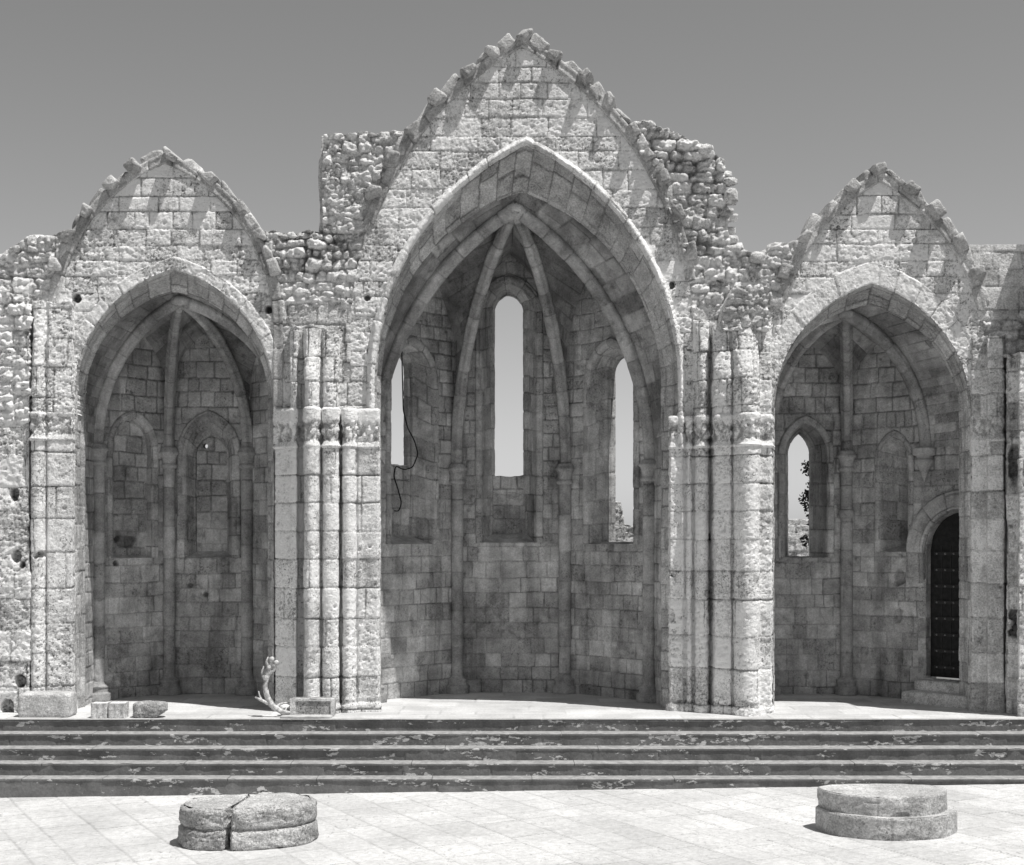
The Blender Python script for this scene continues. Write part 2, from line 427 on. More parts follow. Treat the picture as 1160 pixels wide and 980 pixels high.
M['loose'] = stone('loose_stone', .80, .3, .5, .5, .3, bump=.03)

def simple(name, base, amp=.2, sc_=10, rough=.85, bump=.004):
    m, nt, b = nmat(name); g = G(nt); p = g.pos()
    c = g.math('MULTIPLY', g.ramp(g.noise(p, sc_, 6, .6), .25, .75, 1 - amp, 1 + amp), base)
    g.link(g.grey(c), b.inputs['Base Color']); b.inputs['Roughness'].default_value = rough
    g.link(g.bump(g.noise(p, sc_ * 3, 6, .6), bump), b.inputs['Normal']); return m
M['wood'] = simple('dark_door_wood', .022, .4, 14, .6)
M['iron'] = simple('dull_iron', .22, .2, 20, .45)
M['hinge'] = simple('dark_iron', .035, .3, 20, .5)
M['cable'] = simple('black_cable', .012, .1, 10, .5)
M['drift'] = simple('bleached_driftwood', .55, .5, 22, .8, .02)
M['bark'] = simple('bark', .08, .3, 12)
M['leaf'] = simple('dark_foliage', .035, .6, 3, .7)
M['slab'] = simple('cracked_board', .45, .3, 6)

# platform floor
m, nt, b = nmat('platform_paving'); g = G(nt); p = g.pos(); at = g.attr()
c = g.math('MULTIPLY', g.ramp(g.noise(p, 1.4, 6, .6), .3, .7, .78, 1.06), g.ramp(g.noise(p, 26, 5, .65), .25, .75, .86, 1.1))
c = g.math('MULTIPLY', c, g.ramp(at[0], 0, 1, .88, 1.06)); c = g.math('MULTIPLY', c, g.math('SUBTRACT', 1., g.math('MULTIPLY', at[1], .45)))
sp = g.ramp(g.noise(p, 17, 4, .6), .66, .72, 0, 1); c = g.math('MULTIPLY', c, g.math('SUBTRACT', 1., g.math('MULTIPLY', sp, .4)))
c = g.math('MULTIPLY', c, .60); g.link(g.grey(c), b.inputs['Base Color']); g.link(g.bump(g.noise(p, 30, 7, .65), .008), b.inputs['Normal']); M['floor'] = m
# plaza
m, nt, b = nmat('plaza_paving'); g = G(nt); p = g.pos(); at = g.attr()
c = g.math('MULTIPLY', g.ramp(g.noise(p, .9, 6, .6), .3, .7, .84, 1.05), g.ramp(g.noise(p, 14, 6, .68), .25, .75, .80, 1.10))
c = g.math('MULTIPLY', c, g.ramp(at[0], 0, 1, .91, 1.04)); c = g.math('MULTIPLY', c, g.math('SUBTRACT', 1., g.math('MULTIPLY', at[1], .58)))
q = g.pos((1, .5, 1)); sp = g.math('MULTIPLY', g.ramp(g.noise(q, 15, 6, .72, .6), .57, .66, 0, 1), g.ramp(g.noise(p, .9, 4, .6), .36, .62, .2, 1))
c = g.math('MULTIPLY', c, g.math('SUBTRACT', 1., g.math('MULTIPLY', sp, .38)))
c = g.math('MULTIPLY', c, .63); g.link(g.grey(c), b.inputs['Base Color']); g.link(g.bump(g.noise(p, 22, 8, .7), .016), b.inputs['Normal']); M['plaza'] = m
# painted risers with peeling paint
m, nt, b = nmat('peeling_painted_riser'); g = G(nt)
q = g.pos((1.0, 1, 2.2)); p = g.pos()
dk = g.math('MULTIPLY', g.ramp(g.noise(g.pos((1, 1, .6)), 3, 6, .6), .3, .7, .75, 1.25), g.ramp(g.noise(p, 40, 4, .6), .25, .75, .85, 1.15))
dk = g.math('MULTIPLY', dk, .155)
clus = g.ramp(g.noise(g.pos((.8, 1, 3)), 2.1, 4, .6), .40, .68, -.16, .09)
pe = g.ramp(g.math('ADD', g.noise(q, 9.5, 6, .62, .3), clus), .578, .60, 0, 1)
col = g.mix(pe, dk, g.math('MULTIPLY', g.ramp(g.noise(p, 30, 4, .6), .25, .75, .8, 1.1), .54))
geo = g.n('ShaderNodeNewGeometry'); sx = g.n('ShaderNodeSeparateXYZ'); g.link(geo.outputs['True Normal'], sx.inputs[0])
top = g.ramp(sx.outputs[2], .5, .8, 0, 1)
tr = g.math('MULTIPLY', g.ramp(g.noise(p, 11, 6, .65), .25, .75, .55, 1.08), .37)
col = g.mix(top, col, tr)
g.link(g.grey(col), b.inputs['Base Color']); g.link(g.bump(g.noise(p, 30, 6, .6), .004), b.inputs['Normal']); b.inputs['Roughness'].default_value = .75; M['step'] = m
m, nt, b = nmat('nosing_stone'); g = G(nt); p = g.pos()
c = g.math('MULTIPLY', g.ramp(g.noise(g.pos((1, 1, 3)), 8, 6, .7), .25, .75, .70, 1.1), .36); g.link(g.grey(c), b.inputs['Base Color']); M['nosing'] = m
m, nt, b = nmat('dry_ground'); g = G(nt); p = g.pos()
c = g.math('MULTIPLY', g.ramp(g.noise(p, .3, 8, .7), .25, .75, .7, 1.2), .16); g.link(g.grey(c), b.inputs['Base Color']); M['ground'] = m

# ================================================================== THE SETTING
def gz(x): return -.825 + .0137 * np.clip(x, -9, 9)
X, Q, a = box(-500, 500, -200, 900, -3, -1.0); mk('ground', X, Q, M['ground'], smooth=False).__setitem__('kind', 'structure')
Bp = Blocks(-20, 20, -10, 20, .46, .10, .66, .26, 5)
def plazaP(U, V): return np.stack([U, V, gz(U)], -1)
def rel_pave(B, ang, jd=.007, bow=.010, mark=1., jw=.008):
    ca, sa = math.cos(ang), math.sin(ang)
    def f(u, v):
        a = u * ca - v * sa; b_ = u * sa + v * ca
        du, dv, t, t2 = B(a + .012 * fbm(a * 3, b_ * 3, 2, 3), b_ + .012 * fbm(a * 3, b_ * 3, 2, 4)); d = np.minimum(du, dv)
        j = (1 - ss(0, jw * 1.6, d)) * (.35 + .65 * vn(a * 1.7, b_ * 1.3, 8))
        h = -jd * j + bow * (t2 - .5) * .6 + .004 * fbm(u * 2, v * 2, 4, 6)
        return h, np.stack([t, j * mark, 0 * u], -1)
    return f
pv = sheet(plazaP, -9, 9, 11.5, 18.8, .022, rel_pave(Bp, math.radians(62)))
out = []
for (a0, a1, b0, b1) in ((-12, -9, 11.5, 18.8), (9, 12, 11.5, 18.8)):
    out.append(sheet(plazaP, a0, a1, b0, b1, .25, rel_pave(Bp, math.radians(62))))
X, Q, a = join([pv] + out); mk('plaza_paving', X, Q, M['plaza'], attr=a)['kind'] = 'structure'
E0 = 19.6
X, Q, a = sheet(lambda U, V: np.stack([U, V, 0 * U], -1), -12, 12, E0 - .02, 23.8, .03, rel_pave(Blocks(-14, 14, 18, 25, .5, .1, .8, .3, 9), 0., .006, .006, .8))
mk('platform_floor', X, Q, M['floor'], attr=a)['kind'] = 'structure'

# staircase: five painted steps across the whole front
st = thing('staircase', (0, 18.9, 0), 'wide flight of dark painted stone steps with peeling paint below the apses', 'steps')
TR, RI = .24, .165
for k in range(5):
    zt = -RI * k; yf = E0 - TR * k; zb = -RI * (k + 1) if k < 4 else -1.1
    segs = []
    x = -12.0; r = random.Random(50 + k)
    # riser (irregular in length, slight wobble), nosing lip
    def Pr(U, V, yf=yf): return np.stack([U, yf + .004 * fbm(U * .7, V * 0 + k, 2, 12) + 0 * V, V], -1)
    segs.append(sheet(Pr, -12, 12, zb, zt - .032, .014, rel_ashlar(Blocks(-12, 12, -3, 3, 9, .1, 1.25, .5, 20 + k), jw=.005, jd=.008, off=.007, rough=.004), sv=.02))
    sp = mk('step', *segs[0][:2], M['step'], st, segs[0][2])
    no = []
    x = -12.0
    while x < 12:
        L = r.uniform(1.0, 2.2); dy = r.uniform(-.006, .006); dz = r.uniform(-.004, .0)
        nn = int(L / .04) + 2; xs = np.linspace(x + .003, min(x + L, 12) - .003, nn)
        prof = [(.03, -.034), (-.008, -.034), (-.012, -.030), (-.013, -.010), (-.008, -.002), (.01, .003), (TR + .02 if k else .06, .004)]
        V = []
        for i, xx in enumerate(xs):
            w1 = .006 * (vn(np.array(xx * 9), np.array(k * 3.3), 6) - .5); ch = .02 * max(0, float(vn(np.array(xx * 4.), np.array(k * 7.7), 16)) - .8) * 5
            for (py, pz) in prof:
                f_ = 1 if py < 0 else 0
                V.append((xx, yf + py + dy * f_ + (w1 + ch) * f_, zt + pz + dz + w1 * .4 * f_ - (ch * .4 * f_)))
        m_ = len(prof); V = np.array(V); ii = np.arange(nn * m_).reshape(nn, m_)
        Qn = np.stack([ii[:-1, :-1], ii[:-1, 1:], ii[1:, 1:], ii[1:, :-1]], -1).reshape(-1, 4)[:, ::-1]
        no.append((V, Qn, np.tile([r.random(), 0, 0], (len(V), 1)))); x += L
    X, Q, a = join(no); mk('tread', X, Q, M['nosing'] if False else M['step'], sp, a, smooth=False)

# ================================================================== THE CHURCH RUIN
CH = thing('church_ruin', (0.2, F, 0), 'roofless medieval church ruin with three pointed apses of weathered stone', 'church ruin')
ARC = {  # front arris arch, back arris arch (c, w, zs, za)
    'L': ((mx(197), 113 * F / FPX, mz(450), mz(305)), (-4.80, 1.40, mz(450), 6.22)),
    'C': ((mx(596), 172 * F / FPX, mz(435), mz(164)), (.33, 2.14, mz(435), 7.73)),
    'R': ((mx(988), 112 * F / FPX, mz(470), mz(321)), (5.47, 1.43, mz(470), 6.02))}
HOOD = {'L': (mx(187), 122 * F / FPX, mz(368), mz(186)), 'C': (mx(591.5), 190 * F / FPX, mz(380), mz(54)), 'R': (mx(997), 115 * F / FPX, mz(400), mz(207))}
BY = .5   # depth of the arch reveal
# skyline of the rubble and walls between the gables
SKY = np.array([(-160, 300), (-40, 300), (0, 292), (22, 272), (45, 266), (80, 262), (110, 262), (290, 262), (364, 261), (366, 152), (380, 150), (440, 148), (470, 146), (715, 140), (728, 134), (772, 150), (806, 168), (823, 182), (829, 276), (860, 288), (886, 272), (1080, 277), (1300, 277)], float)
def sky_z(x):
    px = x * FPX / F + VX
    return mz(np.interp(px, SKY[:, 0], SKY[:, 1]))
def wall_mask(U, V, rag=.045, seed=3):
    px = np.stack([(SKY[:, 0] - VX) * F / FPX, mz(SKY[:, 1])], -1); d = np.full(U.shape, 9.)
    for a, b in zip(px[:-1], px[1:]):
        ab = b - a; t = np.clip(((U - a[0]) * ab[0] + (V - a[1]) * ab[1]) / (ab @ ab), 0, 1)
        d = np.minimum(d, np.hypot(U - a[0] - ab[0] * t, V - a[1] - ab[1] * t))
    return np.where(sky_z(U) > V, d, -d) + rag * fbm(U * 4, V * 4, 3, seed) - rag * .3
def not_arches(U, V, hood=True):
    m = np.full(U.shape, 9.)
    for k in 'LCR':
        m = np.minimum(m, -arch_sdf(U, V, *off_arch(ARC[k][0], .02)))
        if hood: m = np.minimum(m, -np.where(V > HOOD[k][2] - .6, arch_sdf(U, V, *off_arch(HOOD[k], .05)), -9))
    return m

# --- gables: the wall inside each hood rib, pierced by the entrance arch
def gable(k, label, holes=(), seed=1, zero=0.):
    h = HOOD[k]; A = ARC[k][0]; x0, x1 = h[0] - h[1] - .2, h[0] + h[1] + .2; z0 = mz(470)
    B = Blocks(x0, x1, z0, h[3] + .3, .252, .04, .42, .17, seed)
    # weathered zone just above the arch ring, sharp ashlar at the top of the gable
    base = rel_ashlar(B, ero=.0, rough=.004, off=.006, pits=.03)
    er = rel_ashlar(B, ero=.85, rough=.008, off=.010, pits=.10, holes=holes)
    def rel(u, v):
        zt = h[3] - .42 * (h[3] - A[3]) if k != 'C' else A[3] + .75
        w = ss(-.25, .25, zt - .1 + .5 * fbm(u * .9, v * .9, 2, seed) - v) 
        if k == 'R': w = w * .75
        a1, c1 = base(u, v); a2, c2 = er(u, v)
        return a1 * (1 - w) + a2 * w, c1 * (1 - w[..., None]) + c2 * w[..., None] * np.array([1, .75, 1])
    def mask(U, V): return np.minimum(np.minimum(arch_sdf(U, V, *off_arch(h, .06)), -arch_sdf(U, V, *off_arch(A, .03))), V - z0)
    o = patch('gable_wall', M['face'], CH, lambda U, V: FR.P(U, 0 * U, V), x0, x1, z0, h[3] + .1, .015, rel, mask=mask)
    setp(o, label)
gable('L', 'left gable wall', seed=21, holes=[(mx(86), mz(338), .07, .07, .15), (mx(305), mz(350), .07, .06, .15)])
gable('C', 'tall central gable wall', seed=22, holes=[(mx(451), mz(301), .09, .09, .15), (mx(416), mz(337), .05, .05, .12), (mx(430), mz(356), .06, .06, .12), (mx(422), mz(397), .08, .09, .15), (mx(762), mz(322), .05, .07, .12)])
gable('R', 'right gable wall', seed=23, holes=[(mx(882), mz(380), .08, .07, .15), (mx(1098), mz(388), .1, .07, .15)])

# --- rubble and wall stretches between and beside the hoods
def stretch(name, pxa, pxb, rel, label, mat='rubble', rim=(0, .7, 0), rag=.05, z0=None, extra=None, depth=0.):
    x0, x1 = mx(pxa), mx(pxb); z0 = mz(475) if z0 is None else z0
    def mask(U, V):
        m = np.minimum(np.minimum(wall_mask(U, V, rag), not_arches(U, V)), np.minimum(U - x0 + .001, x1 - U + .001))
        if extra: m = np.minimum(m, extra(U, V))
        return m
    zt = float(np.max(sky_z(np.linspace(x0, x1, 200)))) + .1
    o = patch(name, M[mat], CH, lambda U, V: FR.P(U, 0 * U + depth, V), x0, x1, z0, zt, .017, rel, mask=mask, rim=rim)
    setp(o, label)
def blend(ra, rb, wf):
    def f(u, v):
        w = wf(u, v); a1, c1 = ra(u, v); a2, c2 = rb(u, v); return a1 * (1 - w) + a2 * w, c1 * (1 - w[..., None]) + c2 * w[..., None]
    return f
ash = lambda s, **k: rel_ashlar(Blocks(-12, 12, 3, 10, .30, .05, .40, .14, s), **k)
stretch('rubble_wall', -150, 70, rel_rubble(31, .34, .24, .09, holes=[(mx(20), mz(440), .16, .12, .1), (mx(12), mz(365), .2, .1, .08)]), 'broken rubble wall left of the left gable')
stretch('rubble_wall', 300, 425, blend(rel_rubble(33, .26, .19, .07), ash(34, ero=.9, rough=.012, off=.02), lambda u, v: ss(-.1, .1, mz(345) - v)), 'stepped rubble wall between left and central gable')
stretch('rubble_wall', 365, 520, rel_rubble(35, .25, .21, .085), 'upper rubble mass left of the central gable', z0=mz(262), rim=(0, .9, 0))
stretch('rubble_wall', 660, 905, blend(rel_rubble(37, .27, .20, .10), ash(38, ero=.9, rough=.012, off=.02), lambda u, v: ss(-.1, .1, mz(350) - v)), 'tall rubble mass right of the central gable', rim=(0, .9, 0))
stretch('ashlar_wall', 1085, 1290, blend(ash(39, rough=.005, off=.008), rel_rubble(40, .34, .2, .06), lambda u, v: ss(-.1, .1, mz(360) - v) * .8), 'coursed wall right of the right gable', mat='grey', rag=.004)
# smooth facing slab left on the edge of the upper mass
X, Q, a = sheet(lambda U, V: FR.P(U, 0 * U + .28 + .03 * fbm(U * 0, V * 2, 2, 9), V), mx(359, F + .3), mx(372, F + .3), mz(262, F + .3), mz(151, F + .3), .02, rel_plain(60, .01, 5), rim=(0, .5, 0),
                mask=lambda U, V: np.minimum(mz(153, F + .3) - V - .02, U - mx(361, F + .3) + .04 * fbm(U * 0, V * 3, 3, 6) - (V - mz(262)) * .02))
mk('facing_slab', X, Q, M['grey'], CH, a)
# loose capping stones along the broken skyline
def caps(pts, seed, size=(.12, .2), lab=None):
    r = random.Random(seed); ps = []
    for i in range(len(pts) - 1):
        (xa, ya), (xb, yb) = pts[i], pts[i + 1]; L = math.hypot(xb - xa, yb - ya); n = max(1, int(L / 11))
        for j in range(n):
            t = (j + r.random() * .5) / n; s = r.uniform(*size)
            px, py = xa + (xb - xa) * t, ya + (yb - ya) * t
            ps.append(rock((mx(px), F + r.uniform(.0, .35), mz(py) - s * .25), (s * r.uniform(.7, 1.2), s * r.uniform(.8, 1.2), s * r.uniform(.5, .8)), seed * 91 + i * 17 + j, p=3.2, n=10, amp=.22, cuts=6))
    X, Q, a = join(ps); setp(mk('capping_stones', X, Q, M['rubble'], CH, a, smooth=True), lab)
caps([(-60, 303), (0, 296), (24, 274), (46, 268), (78, 264)], 3, (.09, .17))
caps([(306, 265), (364, 264)], 4, (.06, .10)); caps([(368, 156), (384, 155), (452, 150)], 5, (.05, .10)); caps([(716, 146), (730, 139), (772, 154), (806, 172), (822, 186)], 6, (.09, .15)); caps([(826, 190), (829, 230), (829, 276), (858, 290), (888, 275)], 7, (.09, .15))

# --- hood ribs: the wall ribs of the lost nave vault, with their broken web stones
def hood(k, zl, zr, label, seed):
    A = HOOD[k]; prof = [(0, .02), (0, -.02), (.02, -.035), (.05, -.025), (.09, -.025), (.115, -.035), (.15, -.03), (.16, 0.02)]
    rows = [(off_arch(A, r_), y_) for r_, y_ in prof]
    T = 2 * sum(arch_len(rows[-1][0], mz(462)))
    B = Blocks(0, 9, 0, T, .40, .06, 9, .1, seed)
    (X, Q, a), T, _ = arch_loft(FR, rows, mz(462), .018, rel_ashlar(B, swap=True, rough=.006, off=.006), zl=zl, zr=zr)
    o = mk('wall_rib', X, Q, M['arch'], CH, a); setp(o, label)
    # web stones
    r = random.Random(seed); ps = []; kk = 0; Ao = off_arch(A, .14); pl = arch_len(Ao, mz(462)); T = 2 * sum(pl); s = 0
    while s < T:
        kk += 1; L = r.uniform(.17, .25) if kk % 2 else r.uniform(.18, .36); f = (s + L / 2) / T
        x, z = path_pt(np.array(f), Ao, mz(462), pl); x2, z2 = path_pt(np.array(min(f + .004, 1)), Ao, mz(462), pl)
        x, z, x2, z2 = map(float, (x, z, x2, z2)); s += L + r.choice([0, 0, .015, .05])
        lim = max(zl if x < A[0] else zr, mz(355))
        if z < lim + .1: continue
        t = np.array([x2 - x, 0, z2 - z]); t /= np.linalg.norm(t)
        tw = r.uniform(-.10, .10) + (.20 if x < A[0] else -.06); t = np.array([t[0] * math.cos(tw) - t[2] * math.sin(tw), 0, t[0] * math.sin(tw) + t[2] * math.cos(tw)])
        nrm = np.array([-t[2], 0, t[0]]); pr = r.uniform(.09, .16) if kk % 2 else r.choice([-.03, .0, .02]) * (1.0 if k != 'C' else 1.1)
        hh = r.uniform(.065, .10) * (1.15 if k == 'C' else 1.)
        ax = np.array([t, [0, 1, 0], nrm])
        c = np.array([x, F + .15 - pr / 2, z]) + nrm * (hh * .5 - .03)
        ps.append(rock(c, (L * .53, (pr + .36) / 2, hh), seed * 31 + int(s * 50), p=11, n=18, amp=.05, axes=ax, nf=3.5, cuts=3))
    X, Q, a = join(ps); mk('web_stones', X, Q, M['arch'], o, a, smooth=True)
hood('L', mz(345), mz(462), 'pointed wall rib over the left gable', 71)
hood('C', mz(255), mz(318), 'pointed wall rib over the central gable', 73)
hood('R', mz(352), mz(352), 'pointed wall rib over the right gable', 74)

# --- entrance arches
def entrance(k, label, seed, ring=.22, mould=False):
    A, Bk = ARC[k]
    mid = tuple(.5 * (p_ + q_) for p_, q_ in zip(A, Bk))
    rr_ = .055 if k == 'C' else .04
    rows = [(Bk, BY + .02), (off_arch(Bk, -rr_ * .7), BY - .01), (off_arch(Bk, -rr_), BY - .06), (off_arch(Bk, -rr_ * .6), BY - .11), (off_arch(Bk, .0), BY - .13), (mid, BY * .48), (off_arch(mid, .02), BY * .44), (off_arch(A, -.03), .05), (A, .0)]
    B = Blocks(0, 9, 0, 40, .31, .07, .24, .08, seed)
    (X, Q, a), T, _ = arch_loft(FR, rows, 0, .016, rel_ashlar(B, swap=True, rough=.006, off=.006, jd=.01))
    o = mk('entrance_arch', X, Q, M['arch'], CH, a); setp(o, label)
    prof = [(-.004, .01), (-.004, -.012), (ring, -.012), (ring + .01, .02)]
    if mould: prof = [(-.004, .01), (-.012, -.03), (.005, -.075), (.04, -.095), (.07, -.075), (.085, -.03), (ring, -.012), (ring + .01, .02)]
    rows = [(off_arch(A, r_), y_) for r_, y_ in prof]
    B = Blocks(0, 9, 0, 40, .36, .07, 9, .1, seed + 1)
    (X, Q, a), T, _ = arch_loft(FR, rows, mz(503), .016, rel_ashlar(B, swap=True, rough=.010, off=.010, ero=.35, jd=.012))
    mk('voussoirs', X, Q, M['face'], o, a)
entrance('L', 'left entrance arch', 81, .17); entrance('C', 'tall central entrance arch with roll moulding', 83, .11, True); entrance('R', 'right entrance arch', 85, .30)

# --- piers: plan profiles swept upward.  entries: (px, Y) straight, ('arc', px0, px1, Ybase, Yfront)
def profile(items, step=.012, smooth=2):
    pts = []
    for it in items:
        if it[0] == 'arc':
            _, a, b_, yb, yf = it; n = 14
            for i in range(n + 1):
                t = i / n; yy = yb - (yb - yf) * math.sin(math.pi * t) ** .75; xx = a + (b_ - a) * (.5 - .5 * math.cos(math.pi * t)) 
                pts.append((mx(xx, yb), yy))
        else: pts.append((mx(it[0], it[1]), it[1]))
    pts = np.array(pts); L = np.concatenate([[0], np.cumsum(np.linalg.norm(np.diff(pts, axis=0), axis=1))])
    s = np.arange(0, L[-1], step); q = np.stack([np.interp(s, L, pts[:, 0]), np.interp(s, L, pts[:, 1])], -1)
    for _ in range(smooth): q[1:-1] = (q[:-2] + 2 * q[1:-1] + q[2:]) / 4
    return s, q
def pier(items, label, caps_=((462, 508),), top=462, seed=1, mat='pier', hc=.46, ero=.3, rough=.008, holes=(), ztop_fn=None, upto=None, px_split=None, upper_items=None, wc=1.3, up_px=None):
    s, q = profile(items); PX = lambda U: np.stack([np.interp(U, s, q[:, 0]), np.interp(U, s, q[:, 1])], -1)
    def P(U, V):
        xy = PX(np.clip(U, 0, s[-1])); return np.stack([xy[..., 0], xy[..., 1], V + 0 * U], -1)
    zc0 = mz(caps_[0][1], 20.4); zc1 = mz(caps_[0][0], 20.4)
    B = Blocks(0, s[-1], 0, 9, hc, .07, wc, .18, seed)
    bl = lambda u, v: .035 * (1 - ss(.0, .28, v)) - .02 * ss(.10, .14, v) * (1 - ss(.14, .2, v)) + .02 * fbm(u * 2, v * .8, 3, seed + 3) * (ero)
    o = patch('pier', M[mat], CH, P, 0, s[-1], 0, zc0 + .02, .015, rel_ashlar(B, jw=.011, jd=.016, mark=.9, ero=ero, rough=rough, off=.007, bulge=bl, holes=holes, pits=.05))
    setp(o, label)
    H = zc1 - zc0
    prof = lambda v: .030 * np.exp(-((v - .03) / .022) ** 2) + .022 * ss(.08, .38, v) - .022 * ss(H - .03, H, v)
    cp = lambda U, V: P(U, V + zc0)
    patch('capital', M[mat], o, cp, 0, s[-1], 0, H, .014, rel_carved(seed + 7, prof, s[-1]))
    if upto:
        z1 = mz(upto, 20.5)
        B2 = Blocks(0, s[-1], 0, 9, .40, .06, .34, .12, seed + 2)
        def P2(U, V):
            X = P(U, V); w = ss(z1 - .9, z1, V) * .55
            X[..., 1] = X[..., 1] * (1 - w) + np.maximum(X[..., 1], F - .12) * w; return X
        m = lambda U, V: z1 + .10 * fbm(U * 3, V * 0, 3, seed) - V
        ua, ub = (0, s[-1]) if up_px is None else [float(np.interp(mx(p_, 20.5), np.maximum.accumulate(q[:, 0]), s)) for p_ in up_px]
        patch('springer', M[mat], o, P2, ua, ub, zc1 - .01, z1 + .15, .015, rel_ashlar(B2, jd=.014, ero=.6, rough=.012, off=.01, pits=.08, big=.02), mask=m, rim=(0, .5, 0))
    return o
# left edge pier + rough wall
pA = [(35, 20.6), (36, 20.42), ('arc', 36, 52, 20.42, 20.27), (52, 20.45), (54, 20.38), (82, 20.40), (84.5, 20.56), (85.5, 20.62)]
pier(pA, 'clustered pier at the left of the left apse', ((467, 500),), seed=91, upto=345, holes=[(.22, mz(615), .10, .06, .12), (.40, mz(630), .05, .04, .1), (.52, mz(628), .12, .05, .12)])
pB = [(310, 20.70), (311.5, 20.60), (328, 20.42), (330, 20.38), (336, 20.34), (338, 20.58), (344, 20.58), ('arc', 345, 364, 20.46, 20.16), (365, 20.38), ('arc', 366, 384, 20.36, 20.26), (385, 20.60), (388, 20.62), ('arc', 388, 404, 20.56, 20.34), (406, 20.52), (428, 20.50), (430, 20.60), (431, 20.64)]
pier(pB, 'clustered pier between left and central apse', ((462, 508),), seed=93, up_px=(329, 387), upto=372, ero=.22)
pC = [(757, 20.66), (759, 20.55), (771, 20.55), (773, 20.50), (776, 20.58), ('arc', 777, 784, 20.56, 20.48), (785, 20.58), ('arc', 786, 802, 20.58, 20.34), (803, 20.64), (806, 20.50), (810, 20.26), (828, 20.16), (829, 20.24), ('arc', 830, 860, 20.24, 19.94), (862, 20.26), (874, 20.26), (876, 20.6), (876, 20.66)]
pier(pC, 'clustered pier between central and right apse', ((470, 508),), seed=95, up_px=(786, 874), upto=366, ero=.5, rough=.012, holes=[(.13, mz(697), .06, .10, .13), (1.30, mz(608, 20.2), .08, .07, .12), (1.02, mz(672, 20.2), .03, .04, .08), (1.32, mz(672, 20.2), .03, .03, .08), (1.15, mz(690, 20.2), .10, .09, .05), (.14, mz(652), .02, .02, .08)])
pD = [(1099, 20.62), (1101, 20.55), (1117, 20.54), (1119, 20.40), (1137, 20.38), (1139, 20.55), (1141, 20.6)]
pier(pD, 'plain stepped pier at the right of the right apse', ((470, 500),), seed=97, upto=380, mat='grey', ero=.0)  # greyer stone than the other piers, putting its shade into the colour
# rough rubble-faced wall ends at both edges of the frame
def wall_end(pts, zt, seed, label, mat, rel):
    s, q = profile([(p_[0], p_[1]) for p_ in pts], .015)
    def P(U, V): return np.stack([np.interp(U, s, q[:, 0]), np.interp(U, s, q[:, 1]), V + 0 * U], -1)
    o = patch('rough_wall', M[mat], CH, P, 0, s[-1], 0, zt, .017, rel, mask=lambda U, V: zt - .08 - V + .08 * fbm(U * 3, V * 0, 3, seed), rim=(0, .5, 0)); setp(o, label)
hl = [(mx(y_[0]) - mx(-160) , mz(y_[1]), y_[2], y_[2] * 1.5, .12) for y_ in ((15, 630, .07), (22, 640, .04), (20, 770, .08), (12, 560, .07), (5, 800, .1), (30, 600, .03))]
wall_end([(-160, 20.3), (34, 20.32), (36, 20.6)], mz(330), 101, 'rough pitted wall at the left edge', 'face',
         blend(rel_ashlar(Blocks(0, 4, 0, 6, .42, .08, .5, .2, 102), ero=1., rough=.016, off=.015, pits=.22, big=.05, holes=hl), rel_rubble(103, .4, .25, .08), lambda u, v: ss(-.2, .2, v - mz(480))))
wall_end([(1140, 20.6), (1141, 20.22), (1152, 20.18), (1154, 19.88), (1290, 19.88)], mz(398), 105, 'rough wall end at the right edge', 'grey',
         rel_ashlar(Blocks(0, 4, 0, 6, .42, .08, .4, .2, 106), ero=.5, rough=.012, off=.015, pits=.1, big=.03, holes=[(.5, 1.3, .12, .25, .12), (.5, 3.6, .1, .3, .1)]))
s_, q_ = profile([(1176, 20.6), (1176, 20.59), (1215, 19.55), (1330, 19.55)], .02)
o = patch('side_wall', M['grey'], CH, lambda U, V: np.stack([np.interp(U, s_, q_[:, 0]), np.interp(U, s_, q_[:, 1]), V + 0 * U], -1), 0, s_[-1], 0, 7.9, .025, rel_ashlar(Blocks(0, 5, 0, 8, .3, .05, .42, .12, 115), ero=.3), mask=lambda U, V: 7.8 - V + .12 * fbm(U * 2, V * 0, 2, 3), rim=(0, .03, 0)); setp(o, 'side wall stub just beyond the right edge')
o = patch('impost_block', M['grey'], CH, lambda U, V: FR.P(U, 0 * U - .38, V), mx(818, 20.2), mx(872, 20.2), mz(374, 20.2), mz(322, 20.2), .015, rel_rubble(110, .5, .3, .05), rim=(0, .4, 0),
          mask=lambda U, V: np.minimum(np.minimum(U - mx(819, 20.2) - .55 * np.clip(V - mz(350, 20.2), 0, 9), mx(871, 20.2) - U), mz(325, 20.2) - V) + .03 * fbm(U * 6, V * 6, 3, 4))
setp(o, 'eroded block on top of the pier right of the centre')

